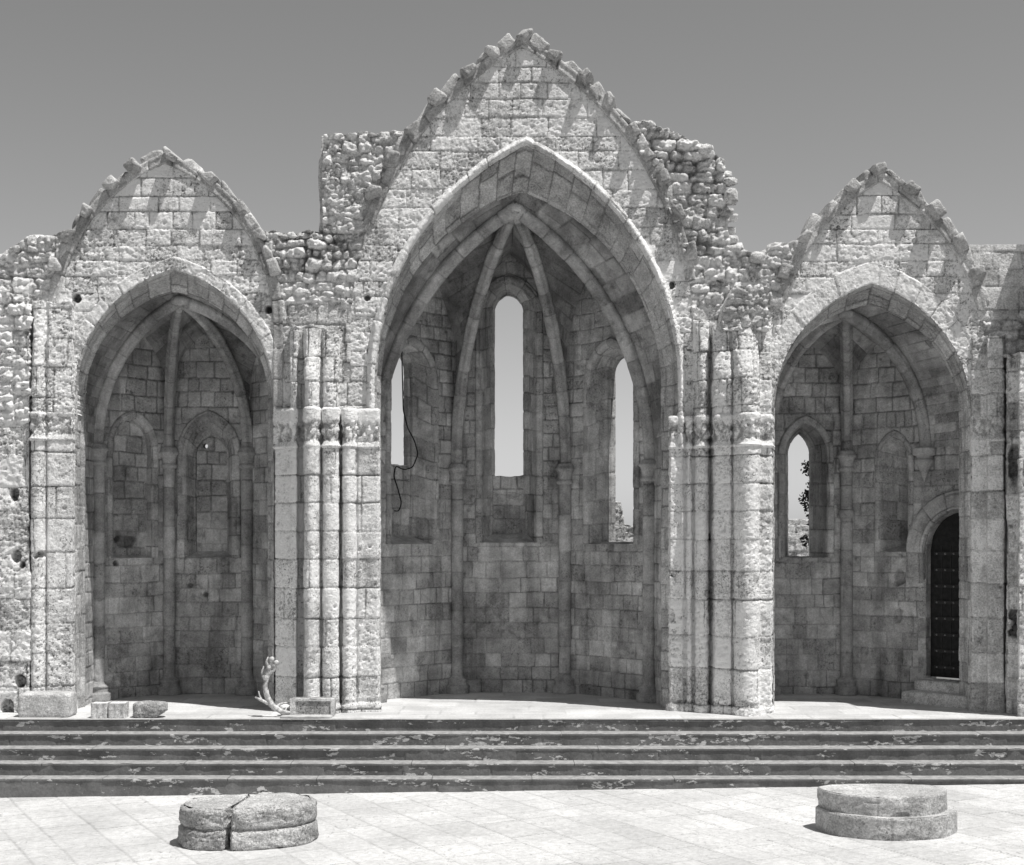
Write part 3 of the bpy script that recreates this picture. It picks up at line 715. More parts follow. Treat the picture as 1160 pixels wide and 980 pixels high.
# ------------------------------------------------------------------ apses
def apse_wall(a, b_, z1, seed, openings=(), ero=.0, mark=.85, label=None, holes=()):
    fr = Frame(a, b_)
    B = Blocks(0, fr.L, 0, z1, .238, .035, .29, .12, seed)
    def mask(U, V):
        m = np.full(U.shape, 9.)
        for A, zsill in openings: m = np.minimum(m, -np.minimum(arch_sdf(U, V, *A), V - zsill))
        return m
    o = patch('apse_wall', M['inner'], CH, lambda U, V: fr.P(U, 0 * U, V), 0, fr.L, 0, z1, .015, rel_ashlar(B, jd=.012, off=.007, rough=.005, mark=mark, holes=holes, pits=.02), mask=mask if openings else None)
    if label: setp(o, label)
    return fr, o
def window(fr, wallo, xc, inner, outer, depth, zi, zo, label, blind=None, infill=None, ring=.12, seed=1, frame=True, holes=(), thru=None):
    """inner/outer: (w, zs, za); splayed reveal, sill, optional blocking masonry"""
    Ai = (xc, inner[0], inner[1], inner[2]); Ao = (xc + (outer[3] if len(outer) > 3 else 0), outer[0], outer[1], outer[2])
    rows = [(Ao, depth + .10), (off_arch(Ao, .002), depth), (off_arch(Ao, .03), depth - .01)]
    if frame: rows += [(off_arch(Ao, .035), depth - .06), (off_arch(Ao, .05), depth - .08), (off_arch(Ao, .06), depth - .08)]
    rows += [(Ai, .0), (off_arch(Ai, .005), -.012), (off_arch(Ai, .03), -.03), (off_arch(Ai, ring - .02), -.03), (off_arch(Ai, ring), 0)]
    B = Blocks(0, 9, 0, 30, .34, .08, .3, .1, seed)
    (X, Q, a), T, _ = arch_loft(fr, rows, zi, .018, rel_ashlar(B, swap=True, rough=.005, off=.004, jd=.008))
    # the ring only exists round the head: drop the parts of it on the legs
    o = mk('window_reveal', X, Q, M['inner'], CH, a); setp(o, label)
    def Ps(U, V):
        t = V; w = inner[0] * (1 - t) + outer[0] * t; c = Ai[0] * (1 - t) + Ao[0] * t
        return fr.P(c + (U - .5) * 2 * (w + .01), depth * t * 1.12, zi + (zo - zi) * t)
    (X, Q, a) = sheet(Ps, 0, 1, 0, 1, .04, lambda u, v: (.012 * fbm(u * 3, v * 3, 3, 4), np.stack([.8 + 0 * u, 0 * u, 0 * u], -1)))
    mk('window_sill', X, Q, M['rib'], o, a)
    if infill is not None or blind is not None:
        yb, zt = (blind, 99) if blind is not None else (depth - .02, infill)
        B = Blocks(-1, 2, 0, 8, .24, .03, .26, .08, seed + 3)
        def mask(U, V):
            m = np.minimum(arch_sdf(U, V, *off_arch(Ao if blind is None else Ai, .03)), zt + .03 * fbm(U * 6, V * 0, 2, seed) - V)
            return m if thru is None else np.minimum(m, np.hypot(U - thru[0], V - thru[1]) - thru[2])
        w = (outer if blind is None else inner)[0] + .05
        X, Q, a = sheet(lambda U, V: fr.P(U, 0 * U + yb, V), xc - w - .2, xc + w + .2, zi - .05, min(zt, Ai[3]) + .1, .015, rel_ashlar(B, jd=.02, off=.012, rough=.008, holes=holes), mask=mask, rim=tuple(np.append(fr.out * .2, 0)))
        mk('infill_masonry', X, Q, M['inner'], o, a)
    return o
def rib_curve(Pc, Qb, zs, za, z0=None, n=40):
    P2 = np.array(Pc[:2], float); Q2 = np.array(Qb[:2], float); w = float(np.hypot(*(P2 - Q2)))
    R = R_of(w, za - zs); tm = math.acos(max(-1, min(1, (R - w) / R))); pts = []
    for i in range(n + 1):
        th = tm * i / n; off = R * math.cos(th) - (R - w); pts.append((*(Q2 + (P2 - Q2) * off / w), zs + R * math.sin(th)))
    return pts
def rib(Pc, Qb, zs, za, r=.105, seed=1):
    pts = rib_curve(Pc, Qb, zs, za)
    ins = np.array(Qb[:2], float) - np.array(Pc[:2], float); ins /= np.linalg.norm(ins)
    pts = [(p_[0] + ins[0] * .04, p_[1] + ins[1] * .04, p_[2] - .02) for p_ in pts]
    side = (-ins[1], ins[0], 0)
    B = Blocks(-3, 3, 0, 12, .44, .08, 9, .1, seed)
    # keeled moulded section: three rolls
    fl = lambda A: 1 + .10 * np.cos(3 * (A + math.pi / 2)) - .10 * np.abs(np.sin(3 * A)) 
    X, Q, a = tube(pts, r, 24, .02, rel_ashlar(B, rough=.004, off=.006, jd=.010), flat=fl, up=side)
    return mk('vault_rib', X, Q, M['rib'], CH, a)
def column(x, y, zcap, r=.095, ztop=None, seed=1, ring=None, z0=0., corbel=False):
    zt = ztop or zcap; B = Blocks(-3, 3, 0, 12, .52, .1, 9, .1, seed)
    o = None
    if not corbel:
        X, Q, a = tube([(x, y, .0), (x, y, zt)], r, 24, .02, rel_ashlar(B, rough=.004, off=.004, jd=.010)); o = mk('column', X, Q, M['rib'], CH, a)
        bz = np.array([0, .12, .13, .20, .22, .26, .30]); br = np.array([r + .10, r + .10, r + .06, r + .055, r + .075, r + .02, r])
        f1 = lambda u, v: (np.interp(v, bz, br) - r + .012 * fbm(u * 8, v * 8, 3, seed), np.stack([.4 + 0 * u, 0 * u, 0 * u], -1))
        X, Q, a = tube([(x, y, 0), (x, y, .30)], r, 24, .015, f1); mk('column_base', X, Q, M['rib'], o, a)
    cz = np.array([0, .02, .045, .07, .08, .17, .23, .235, .275, .28, .34]); cr = np.array([0, .035, .04, .03, .01, .022, .045, .065, .065, .05, .02])
    if corbel: cz = np.array([0, .1, .2, .30, .34, .36, .40, .42, .52, .54]); cr = np.array([-.09, -.05, -.01, .05, .06, .03, .03, .085, .085, .03])
    H = cz[-1]
    f2 = lambda u, v: (np.interp(v, cz, cr) + .006 * fbm(u * 10, v * 10, 3, seed), np.stack([.6 + 0 * u, 0 * u, 0 * u], -1))
    X, Q, a = tube([(x, y, zcap - H), (x, y, zcap)], r, 24, .012, f2); mk('corbel' if corbel else 'column_capital', X, Q, M['rib'], o or CH, a)
    if ring:
        f3 = lambda u, v: (.03 * np.sin(np.clip(v / .13, 0, 1) * math.pi) ** .5, np.stack([.6 + 0 * u, 0 * u, 0 * u], -1))
        X, Q, a = tube([(x, y, ring), (x, y, ring + .13)], r, 24, .012, f3); mk('shaft_ring', X, Q, M['rib'], o, a)
    return o
def web(A, Bc, name='vault_web', seed=1, flip=False, mat='web'):
    """A,B: functions t->(x,y,z); ruled strip, A on the left as seen from inside"""
    LA = 4.2; n = 3
    def P(U, V):
        t = np.clip(V / LA, 0, 1.03); s_ = np.clip(U, -.03, 1.03)[..., None]
        return A(t) * (1 - s_) + Bc(t) * s_
    a0 = A(np.array([.5]))[0]; b0 = Bc(np.array([.5]))[0]; W = float(np.linalg.norm(a0 - b0))
    B = Blocks(-1, 3, 0, LA + 1, .27, .04, .45, .12, seed); rl = rel_ashlar(B, jd=.008, off=.004, rough=.005)
    def P2(U, V): return P(U / max(W, .1), V)
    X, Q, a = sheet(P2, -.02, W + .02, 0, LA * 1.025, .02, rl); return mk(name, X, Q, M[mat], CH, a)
def cur_rib(Pc, Qb, zs, za, z0):
    P2 = np.array(Pc[:2], float); Q2 = np.array(Qb[:2], float)
    w = float(np.hypot(*(P2 - Q2)))
    def f(t):
        z = z0 + (za - z0) * t; k = half_off(z, w, zs, za) / w
        return np.stack([Q2[0] + (P2[0] - Q2[0]) * k, Q2[1] + (P2[1] - Q2[1]) * k, z], -1)
    return f
def cur_arch(A, y, side, z0):
    c, w, zs, za = A
    def f(t):
        z = z0 + (za - z0) * t; return np.stack([c + side * half_off(z, w, zs, za), 0 * z + y, z], -1)
    return f
def vault(FL, RL, RR, FRt, boss, zs, zf_s, zf_a, seed, archB, skip_left=False):
    """four corners left-front, left-rear, right-rear, right-front"""
    cs = [FL, RL, RR, FRt]; bz = boss[2]
    for i in range(3):
        P0, P1 = cs[i], cs[i + 1]; mid = ((P0[0] + P1[0]) / 2, (P0[1] + P1[1]) / 2)
        web(cur_rib(P0, boss, zs, bz, zs), cur_rib(P0, mid, zf_s, zf_a, zs), seed=seed + i)
        web(cur_rib(P1, mid, zf_s, zf_a, zs), cur_rib(P1, boss, zs, bz, zs), seed=seed + i + 10)
    web(cur_arch(archB, F + BY - .01, -1, zs), cur_rib(FL, boss, zs, bz, zs), seed=seed + 20)
    web(cur_rib(FRt, boss, zs, bz, zs), cur_arch(archB, F + BY - .01, 1, zs), seed=seed + 21)
    # keystone
    kx = rock((boss[0], boss[1], bz - .05), (.13, .13, .07), seed, p=2.6, n=12, amp=.05, tone=.9)
    mk('keystone', *kx[:2], M['rib'], CH, kx[2])
# ---- central apse
s8 = 1.80; cx = .20; yr = 23.0; e = s8 * .7071
FLc, RLc, RRc, FRc = (cx - s8 / 2 - e, yr - e), (cx - s8 / 2, yr), (cx + s8 / 2, yr), (cx + s8 / 2 + e, yr - e)
bossC = (.24, 21.18, 7.50)
wc = s8 / 2
fr, wo = apse_wall(RLc, RRc, 7.2, 201, [((wc - .03, .44, 6.15, 6.70), 2.44)], label='rear wall of the central apse')
window(fr, wo, wc - .03, (.44, 6.15, 6.70), (.235, 6.28, 6.56), .5, 2.44, 2.62, 'tall lancet window of the central apse, half blocked below', infill=3.56, seed=202)
fr, wo = apse_wall(FLc, RLc, 7.0, 203, [((wc - .04, .44, 5.0, 5.58), 2.42)], label='left wall of the central apse')
window(fr, wo, wc - .04, (.44, 5.0, 5.58), (.20, 5.2, 5.47), .34, 2.42, 2.58, 'left lancet window of the central apse with blocked foot', infill=3.68, seed=204)
fr, wo = apse_wall(RRc, FRc, 7.0, 205, [((wc + .05, .46, 4.98, 5.58), 2.42)], label='right wall of the central apse')
window(fr, wo, wc + .05, (.46, 4.98, 5.58), (.245, 5.15, 5.42, -.03), .34, 2.42, 2.46, 'right lancet window of the central apse, open to its sill', seed=206)
Bk = ARC['C'][1]
apse_wall((Bk[0] - Bk[1], F + BY), FLc, 5.4, 207); apse_wall(FRc, (Bk[0] + Bk[1], F + BY), 5.4, 208)
vault(FLc, RLc, RRc, FRc, bossC, 3.7, 5.25, 7.12, 210, Bk)
for i, c_ in enumerate((FLc, RLc, RRc, FRc)):
    rib(c_, bossC, 3.7, bossC[2] - .02, .104, 220 + i)
    d = np.array([cx - c_[0], 21.2 - c_[1]]); d /= np.linalg.norm(d); column(c_[0] + d[0] * .06, c_[1] + d[1] * .06, 3.72, .10, seed=230 + i)
# ---- left apse
s8 = 1.30; cx = -4.68; yr = 22.8; e = s8 * .7071
FLl, RLl, RRl, FRl = (cx - s8 / 2 - e, yr - e), (cx - s8 / 2, yr), (cx + s8 / 2, yr), (cx + s8 / 2 + e, yr - e)
bossL = (-4.78, 21.2, 6.12)
wc = s8 / 2
fr, wo = apse_wall(FLl, RLl, 6.0, 301, [((wc, .34, 3.95, 4.42), 2.2)], label='left rear wall of the left apse', holes=[(.42, 2.62, .2, .13, .15), (.45, 3.9, .08, .08, .1), (.36, 2.12, .05, .05, .1)])
window(fr, wo, wc, (.34, 3.95, 4.42), (.30, 3.95, 4.35), .16, 2.2, 2.25, 'blocked pointed window in the left rear wall of the left apse', blind=.14, seed=302, frame=False, holes=[(.60, 2.47, .20, .10, .08), (.5, 2.55, .07, .1, .06)])
fr, wo = apse_wall(RLl, RRl, 6.0, 303, [((wc, .36, 3.9, 4.42), 2.2)], label='rear wall of the left apse', holes=[(.35, 1.75, .05, .04, .08), (.6, 1.6, .04, .04, .08)])
window(fr, wo, wc, (.36, 3.9, 4.42), (.22, 3.85, 4.15), .28, 2.2, 2.32, 'blocked pointed window in the rear wall of the left apse', infill=9, seed=304, ring=.16, thru=(.54, 4.02, .045))
apse_wall(RRl, FRl, 6.0, 305)
Bk = ARC['L'][1]
apse_wall((Bk[0] - Bk[1], F + BY), FLl, 5.2, 307); apse_wall(FRl, (Bk[0] + Bk[1], F + BY), 5.2, 308)
vault(FLl, RLl, RRl, FRl, bossL, 3.95, 4.7, 5.86, 310, Bk)
for i, c_ in enumerate((FLl, RLl, RRl, FRl)):
    rib(c_, bossL, 3.95, bossL[2] - .02, .092, 320 + i)
    d = np.array([cx - c_[0], 21.2 - c_[1]]); d /= np.linalg.norm(d); column(c_[0] + d[0] * .06, c_[1] + d[1] * .06, 3.97, .095, seed=330 + i)
# ---- right apse
cx = 4.97
FLr, RLr, RRr = (cx - .65 - .92, 21.88), (cx - .65, 22.8), (cx + .65, 22.8); FRr = (RRr[0] + 1.0, 21.8); ENDr = (RRr[0] + 1.72, 21.08)
bossR = (5.20, 21.18, 5.92)
fr, wo = apse_wall(RLr, RRr, 5.9, 401, [((.64, .34, 3.85, 4.38), 2.2)], label='rear wall of the right apse')
window(fr, wo, .64, (.34, 3.85, 4.38), (.18, 3.88, 4.24), .5, 2.2, 2.22, 'open pointed window of the right apse', seed=402)
apse_wall(FLr, RLr, 5.9, 403)
frd = Frame(RRr, ENDr); DX = 1.93; DA = (DX, .55, 2.33, 2.93)
fr, wo = apse_wall(RRr, ENDr, 5.9, 405, [((.84, .24, 3.75, 4.12), 2.3), (DA, .36)], label='right wall of the right apse with the door', holes=[(.92, 1.9, .10, .16, .07), (.9, 1.3, .08, .12, .05)])
window(fr, wo, .84, (.24, 3.75, 4.12), (.05, 3.7, 3.95, .1), .4, 2.3, 2.45, 'narrow deep slit window above the door', blind=.41, seed=406, ring=.10, frame=False)
rows = [(off_arch(DA, -.004), .34), (off_arch(DA, -.004), -.05), (off_arch(DA, .01), -.09), (off_arch(DA, .05), -.10), (off_arch(DA, .07), -.075), (off_arch(DA, .30), -.06), (off_arch(DA, .32), -.03), (off_arch(DA, .32), .01)]
(X, Q, a), T, _ = arch_loft(fr, rows, .0, .016, rel_ashlar(Blocks(0, 9, 0, 12, .42, .08, .25, .05, 407), swap=True, rough=.006, off=.006, jd=.012), zl=1.9, zr=1.9)
ds = mk('door_surround', X, Q, M['rib'], CH, a)
rows = [(off_arch(DA, -.004), .34), (off_arch(DA, -.004), 0), (off_arch(DA, .12), -.004)]
(X, Q, a), T, _ = arch_loft(fr, rows, .0, .02, rel_ashlar(Blocks(0, 9, 0, 12, .3, .05, .25, .05, 408), swap=True)); mk('door_jamb', X, Q, M['inner'], ds, a)
# door leaf: boards with rails and studs
def slab_arch(fr, A, z0, y0, y1, n=26):
    xs = np.linspace(A[0] - A[1], A[0] + A[1], n); R = R_of(A[1], A[3] - A[2])
    zt = A[2] + np.sqrt(np.maximum(R * R - (np.abs(xs - A[0]) + R - A[1]) ** 2, 0)); V = []
    for y in (y0, y1):
        V += [fr.P(x, y, z0) for x in xs] + [fr.P(x, y, z) for x, z in zip(xs, zt)]
    V = np.array(V); Q = []
    for i in range(n - 1):
        Q += [[i, i + 1, n + i + 1, n + i], [3 * n + i, 3 * n + i + 1, 2 * n + i + 1, 2 * n + i], [n + i, n + i + 1, 3 * n + i + 1, 3 * n + i], [i + 1, i, 2 * n + i, 2 * n + i + 1]]
    Q += [[0, n, 3 * n, 2 * n], [n - 1, 3 * n - 1, 4 * n - 1, 2 * n - 1]]
    return V, np.array(Q), np.tile([.5, 0, 0], (len(V), 1))
dp = slab_arch(fr, off_arch(DA, -.01), .37, .14, .20); door = mk('door', *dp[:2], M['wood'], CH, dp[2], smooth=False); setp(door, 'dark studded wooden door')
def fbox(fr, x0, x1, y0, y1, z0, z1):
    V = np.array([fr.P(x, y, z) for z in (z0, z1) for y in (y0, y1) for x in (x0, x1)]); return V, box(0, 1, 0, 1, 0, 1)[1], np.tile([.5, 0, 0], (8, 1))
ps = [fbox(fr, DX - .49 + i * .14, DX - .49 + i * .14 + .012, .130, .15, .40, 2.4) for i in range(1, 7)]
X, Q, a = join(ps); mk('board_batten', X, Q, M['hinge'], door, a, smooth=False)
ps = [fbox(fr, DX - .47, DX + .47, .11, .139, z_, z_ + .05) for z_ in (.5, .75, 1.0, 1.25, 1.5, 1.75, 2.0, 2.25)] 
for X, Q, a in ps: mk('iron_strap', X, Q, M['hinge'], door, a, smooth=False)
for z_ in (.525, .775, 1.025, 1.275, 1.525, 1.775, 2.025, 2.275):
    for x_ in np.linspace(-.42, .42, 7):
        X, Q, a = rock(fr.P(DX + x_, .105, z_), (.016, .016, .016), 3, n=5, p=2, amp=0); mk('stud', X, Q, M['iron'], door, a)
X, Q, a = join([fbox(fr, DX + .02, DX + .05, .04, .07, 1.0, 1.5), fbox(fr, DX + .02, DX + .05, .06, .115, 1.0, 1.03), fbox(fr, DX + .02, DX + .05, .06, .115, 1.47, 1.5)]); mk('door_handle', X, Q, M['iron'], door, a, smooth=False)
for i, (x0, x1, y0, y1, z0, z1) in enumerate(((DX - .62, DX + .6, -.28, .15, .17, .345), (DX - .72, DX + .6, -.52, .0, -.02, .185))):
    c = fr.P((x0 + x1) / 2, (y0 + y1) / 2, (z0 + z1) / 2); ax = np.array([np.append(fr.d, 0), np.append(fr.out, 0), [0, 0, 1]])
    X, Q, a = rock(c, ((x1 - x0) / 2, (y1 - y0) / 2, (z1 - z0) / 2), 410 + i, p=9, n=26, amp=.04, axes=ax, tone=.5); mk('doorstep', X, Q, M['grey'], CH, a)
Bk = ARC['R'][1]
apse_wall((Bk[0] - Bk[1], F + BY), FLr, 5.0, 411)
vault(FLr, RLr, RRr, FRr, bossR, 3.9, 4.6, 5.66, 412, Bk)
for i, c_ in enumerate((FLr, RLr, RRr, FRr)):
    zz = 3.9
    rib(c_, bossR, zz, bossR[2] - .02, .095, 420 + i)
    d = np.array([cx + .1 - c_[0], 21.2 - c_[1]]); d /= np.linalg.norm(d)
    column(c_[0] + d[0] * .06, c_[1] + d[1] * .06, zz + .02, .095, seed=430 + i, ring=2.85 if i in (1, 2) else None, corbel=(i == 3))

# ================================================================== LOOSE THINGS
def single(name, parts, mat, origin, label, cat, group=None, smooth=True):
    X, Q, a = join(parts); o = mk(name, X, Q, mat, origin=origin, attr=a, smooth=smooth); return setp(o, label, cat, group)
y_ = 19.95
c0 = (mx(53, y_), y_, 0)
single('stone_block', [rock((c0[0], y_ + .05, .165), (.36, .22, .17), 501, p=14, n=40, amp=.03, tone=.6, nf=3)], M['loose'], c0, 'large pale squared stone block at the foot of the left pier', 'stone block')
# fluted fragments
def fluted(px, w, seed, label):
    yy = 19.82; x = mx(px, yy); V = []; n = 40
    def f(U, V):
        a = U * 2 * math.pi; r = (np.abs(np.cos(a)) ** 10 + np.abs(np.sin(a)) ** 10) ** (-.1)
        fl = 1 - .09 * np.abs(np.sin(a * 4)) ** 3
        return np.stack([x + w / 2 * r * np.cos(a) * fl, yy + .12 * r * np.sin(a) * fl, V + .004], -1)
    X1 = sheet(f, 0, 1, 0, .205, .009, lambda u, v: (.006 * fbm(u * 12, v * 20, 3, seed), np.stack([.4 + 0 * u, 0 * u, 0 * u], -1)), sv=.02)
    top = sheet(lambda U, V: np.stack([x + (U - .5) * w * .9, yy + (V - .5) * .22, .207 + 0 * U], -1), 0, 1, 0, 1, .08, lambda u, v: (.004 * fbm(u * 5, v * 5, 2, 1), np.stack([.7 + 0 * u, 0 * u, 0 * u], -1)))
    single('fluted_fragment', [X1, top], M['grey'], (x, yy, 0), label, 'stone fragment', 'grooved stone fragments')
fluted(114.5, .235, 503, 'left one of two grooved stone fragments standing on the platform edge'); fluted(134.5, .24, 504, 'right one of two grooved stone fragments, beside the rough boulder')
yy = 19.85; single('rough_stone', [rock((mx(171, yy), yy, .105), (.235, .15, .115), 505, p=5, n=40, amp=.12, tone=.35, nf=2.4, cuts=4)], M['drum'], (mx(171, yy), yy, 0), 'rough pitted stone lying on the platform edge in front of the left apse', 'stone')
yy = 20.05; x = mx(355, yy)
blk = thing('carved_block', (x, yy, 0), 'squared block with a carved raised border at the foot of the pier by the driftwood', 'stone block')
X, Q, a = rock((x, yy, .125), (.31, .12, .125), 507, p=16, n=36, amp=.02, tone=.2, nf=4); mk('block_body', X, Q, M['drum'], blk, a)
rimp = [box(x - .315, x - .235, yy - .135, yy - .08, .004, .245, .9), box(x - .235, x + .31, yy - .135, yy - .08, .215, .25, .9), box(x + .26, x + .31, yy - .135, yy - .08, .004, .215, .9), box(x - .235, x + .26, yy - .135, yy - .08, .004, .03, .9)]
X, Q, a = join(rimp); mk('border', X, Q, M['loose'], blk, a, smooth=False)
yy = 20.0; single('round_stone', [rock((mx(322, yy), yy + .05, .075), (.075, .09, .085), 509, p=2.4, n=20, amp=.1, tone=.9)], M['loose'], (mx(322, yy), yy, 0), 'small pale rounded stone between the driftwood and the carved block', 'stone')
yy = 19.8; single('thin_slab', [rock((mx(347, yy), yy, .013), (.36, .10, .016), 511, p=10, n=16, amp=.05)], M['slab'], (mx(347, yy), yy, 0), 'thin flat slab lying at the platform edge before the carved block', 'slab')
# driftwood
yy = 19.85
def dp3(px, py, dy=0): return (mx(px, yy), yy + dy, mz(py, yy))
dw = [tube([dp3(328, 808, .05), dp3(318, 806), dp3(309, 800), dp3(303, 790), dp3(300, 778), dp3(303, 766), dp3(305, 757), dp3(309, 749)], [.018, .035, .042, .04, .034, .03, .036, .02], 14, .012, rel_plain(5, .008, 24)),
      tube([dp3(304, 797), dp3(297, 793, -.05), dp3(290, 789, -.08)], [.03, .022, .01], 10, .012, rel_plain(6, .006, 24)),
      tube([dp3(297, 793, -.04), dp3(294, 787, -.02), dp3(293, 783)], [.016, .012, .006], 8, .012, rel_plain(6, .004, 24)),
      tube([dp3(301, 772), dp3(296, 762, .03), dp3(298, 755, .05)], [.024, .018, .008], 8, .012, rel_plain(7, .005, 24)),
      tube([dp3(304, 764), dp3(311, 759, -.02), dp3(313, 753, -.03)], [.026, .022, .01], 8, .012, rel_plain(8, .005, 24)),
      tube([dp3(305, 757), dp3(302, 750, -.02), dp3(304, 744, -.02)], [.024, .018, .008], 8, .012, rel_plain(8, .005, 24)),
      tube([dp3(312, 803), dp3(316, 798, .05), dp3(324, 797, .1)], [.026, .018, .01], 8, .012, rel_plain(9, .005, 24))]
for i, (px, py) in enumerate(((308, 747), (305, 756), (311, 755), (301, 768), (313, 751))):
    dw.append(rock(dp3(px, py, -.01), (.035, .035, .04), 520 + i, p=2.2, n=10, amp=.35, nf=3))
single('driftwood_branch', dw, M['drift'], dp3(318, 812), 'bleached gnarled driftwood branch standing curved against the pier', 'driftwood')

# drum stones on the plaza
def half_drum(cx_, cy, rx, ry, z0, H, side, seed, label):
    def f(U, V):
        a = U * 2 * math.pi; ca, sa = np.cos(a), np.sin(a); k = (np.abs(ca) ** 2.6 + np.abs(sa) ** 2.6) ** (-1 / 2.6)
        x = ca * k; y = sa * k
        # straight cut toward the neighbour
        x = np.where(side * x > 0, x * .06, x) if False else x
        return x, y
    P_ = []
    def body(U, V):
        a = U * 2 * math.pi; ca, sa = np.cos(a), np.sin(a)
        # D-shaped plan: flat on the split side
        x = np.where(side * ca < 0, ca * .09, ca * 1.0); y = sa * 1.0; x = x + .10 * y * (side if False else 1)
        k = np.where(V < .5, 1 - .10 * (1 - V * 2) * 0, 1)
        groove = 1 - .045 * np.exp(-((V - .50) / .05) ** 2) + .03 * np.where(V < .48, 1, 0) * (1 - V)
        round_ = np.sqrt(np.clip(1 - np.clip((V - .90) / .12, 0, 1) ** 2 * .25, 0, 1)) * np.sqrt(np.clip(1 - np.clip((.08 - V) / .1, 0, 1) ** 2 * .3, 0, 1))
        return np.stack([cx_ + side * .0 + rx * x * groove * round_, cy + ry * y * groove * round_, z0 + H * V], -1)
    def rl(u, v): return .045 * fbm(np.cos(u * 6.28) * 2.3 + seed, np.sin(u * 6.28) * 2.3 + v * 3.1, 6, seed, .7), np.stack([.5 + .0 * u, .5 * np.exp(-((v - .50) / .025) ** 2), 0 * u], -1)
    A_ = sheet(body, 0, 1, 0, 1, .008, rl, sv=.02)
    def topf(U, V):
        a = U * 2 * math.pi; ca, sa = np.cos(a), np.sin(a); x = np.where(side * ca < 0, ca * .09, ca) + .10 * sa; rr = .90 * V
        return np.stack([cx_ + rx * x * rr, cy + ry * sa * rr, z0 + H * (1.0 + .03 * (1 - V))], -1)
    T_ = sheet(topf, 0, 1, 0.001, 1, .012, lambda u, v: (.012 * fbm(np.cos(u * 6.28) * v * 4, np.sin(u * 6.28) * v * 4, 4, seed), np.stack([.75 + 0 * u, 0 * u, 0 * u], -1)), sv=.04)
    # bridge rim between body top and top sheet by a rounded collar
    def collar(U, V):
        p0 = body(U, 0 * V + 1); p1 = topf(U, 0 * V + .995); return p0 * (1 - V[..., None]) + p1 * V[..., None]
    Cc = sheet(collar, 0, 1, 0, 1, .008, lambda u, v: (.012 * fbm(u * 40, v * 2, 3, seed) * np.sin(v * math.pi), np.stack([.7 + 0 * u, 0 * u, 0 * u], -1)), sv=.25)
    single('drum_half', [A_, Cc, (T_[0], T_[1][:, ::-1], T_[2])], M['drum'], (cx_, cy, z0), label, 'stone drum', 'halves of the split drum')
yc = 15.75; zg = float(gz(np.array(mx(282, yc)))) - .01
half_drum(mx(274, yc) - .075, yc, .60, .50, zg, .45, -1, 601, 'left half of the split grooved stone drum on the plaza')
half_drum(mx(274, yc) + .08, yc + .02, .73, .54, zg, .46, 1, 602, 'right half of the split grooved stone drum on the plaza')
# round base of a column: two tiers of curved segments, back broken off
yc = 16.0; xc = mx(1003, 16.0); zg = float(gz(np.array(xc))) - .01
cb = thing('column_drum', (xc, yc, zg), 'low two-tiered round column base of smooth curved blocks on the right of the plaza', 'column base')
def tier(name, rx, ry, z0, z1, seed, ys, xo=0.):
    def plan(a):
        ca, sa = np.cos(a), np.sin(a); q = 4; # eased into long facets
        r = 1 - .018 * np.abs(np.sin(a * 4 + .5)) 
        y = np.where(sa > 0, sa * .42, sa); return rx * ca * r, ry * y * r
    def f(U, V):
        x, y = plan(U * 2 * math.pi); rd = 1 - .02 * np.clip((V - .93) / .07, 0, 1) ** 2
        return np.stack([xc + xo + x * rd, ys + y * rd, z0 + (z1 - z0) * V], -1)
    def rl(u, v):
        d = np.abs(((u * 7 + .13 * seed) % 1) - .5); j = 1 - ss(.0, .012, d)
        return .010 * fbm(u * 30, v * 3, 4, seed) - .012 * j - .012 * (fbm(u * 9, v * 1.5, 3, seed + 4) > .25), np.stack([.3 + .5 * _h(np.floor(u * 7 + .13 * seed + .5), 0 * u, 0, seed), j * .8, 0 * u], -1)
    S1 = sheet(f, 0, 1, 0, 1, .005, rl, sv=.05)
    def tp(U, V):
        x, y = plan(U * 2 * math.pi); return np.stack([xc + xo + x * V * .98, ys + y * V * .98, z1 + 0 * V], -1)
    S2 = sheet(tp, 0, 1, 0.001, 1, .01, lambda u, v: (-.006 * fbm(np.cos(u * 6.28) * v * 5, np.sin(u * 6.28) * v * 5, 4, seed), np.stack([.8 + 0 * u, 0 * u, 0 * u], -1)), sv=.05)
    X, Q, a = join([S1, (S2[0], S2[1][:, ::-1], S2[2])]); mk(name, X, Q, M['drum2'], cb, a)
tier('lower_tier', .79, .72, zg, zg + .25, 611, yc); tier('upper_tier', .725, .64, zg + .245, zg + .46, 612, yc + .02, -.04)

# cable hanging in the left window of the central apse
yy = 22.35
cpts = [(455, 392), (456, 430), (457, 465), (462, 485), (470, 500), (474, 515), (468, 530), (458, 533), (449, 528), (447, 540), (452, 555), (456, 570), (453, 580), (448, 579)]
single('hanging_cable', [tube([(mx(a_, yy), yy - .02 * i, mz(b_, yy)) for i, (a_, b_) in enumerate(cpts)], .010, 8, .03, rel_plain(1, 0, 1))], M['cable'], (mx(455, yy), yy, mz(392, yy)), 'thin black cable hanging down in front of the left lancet window', 'cable')

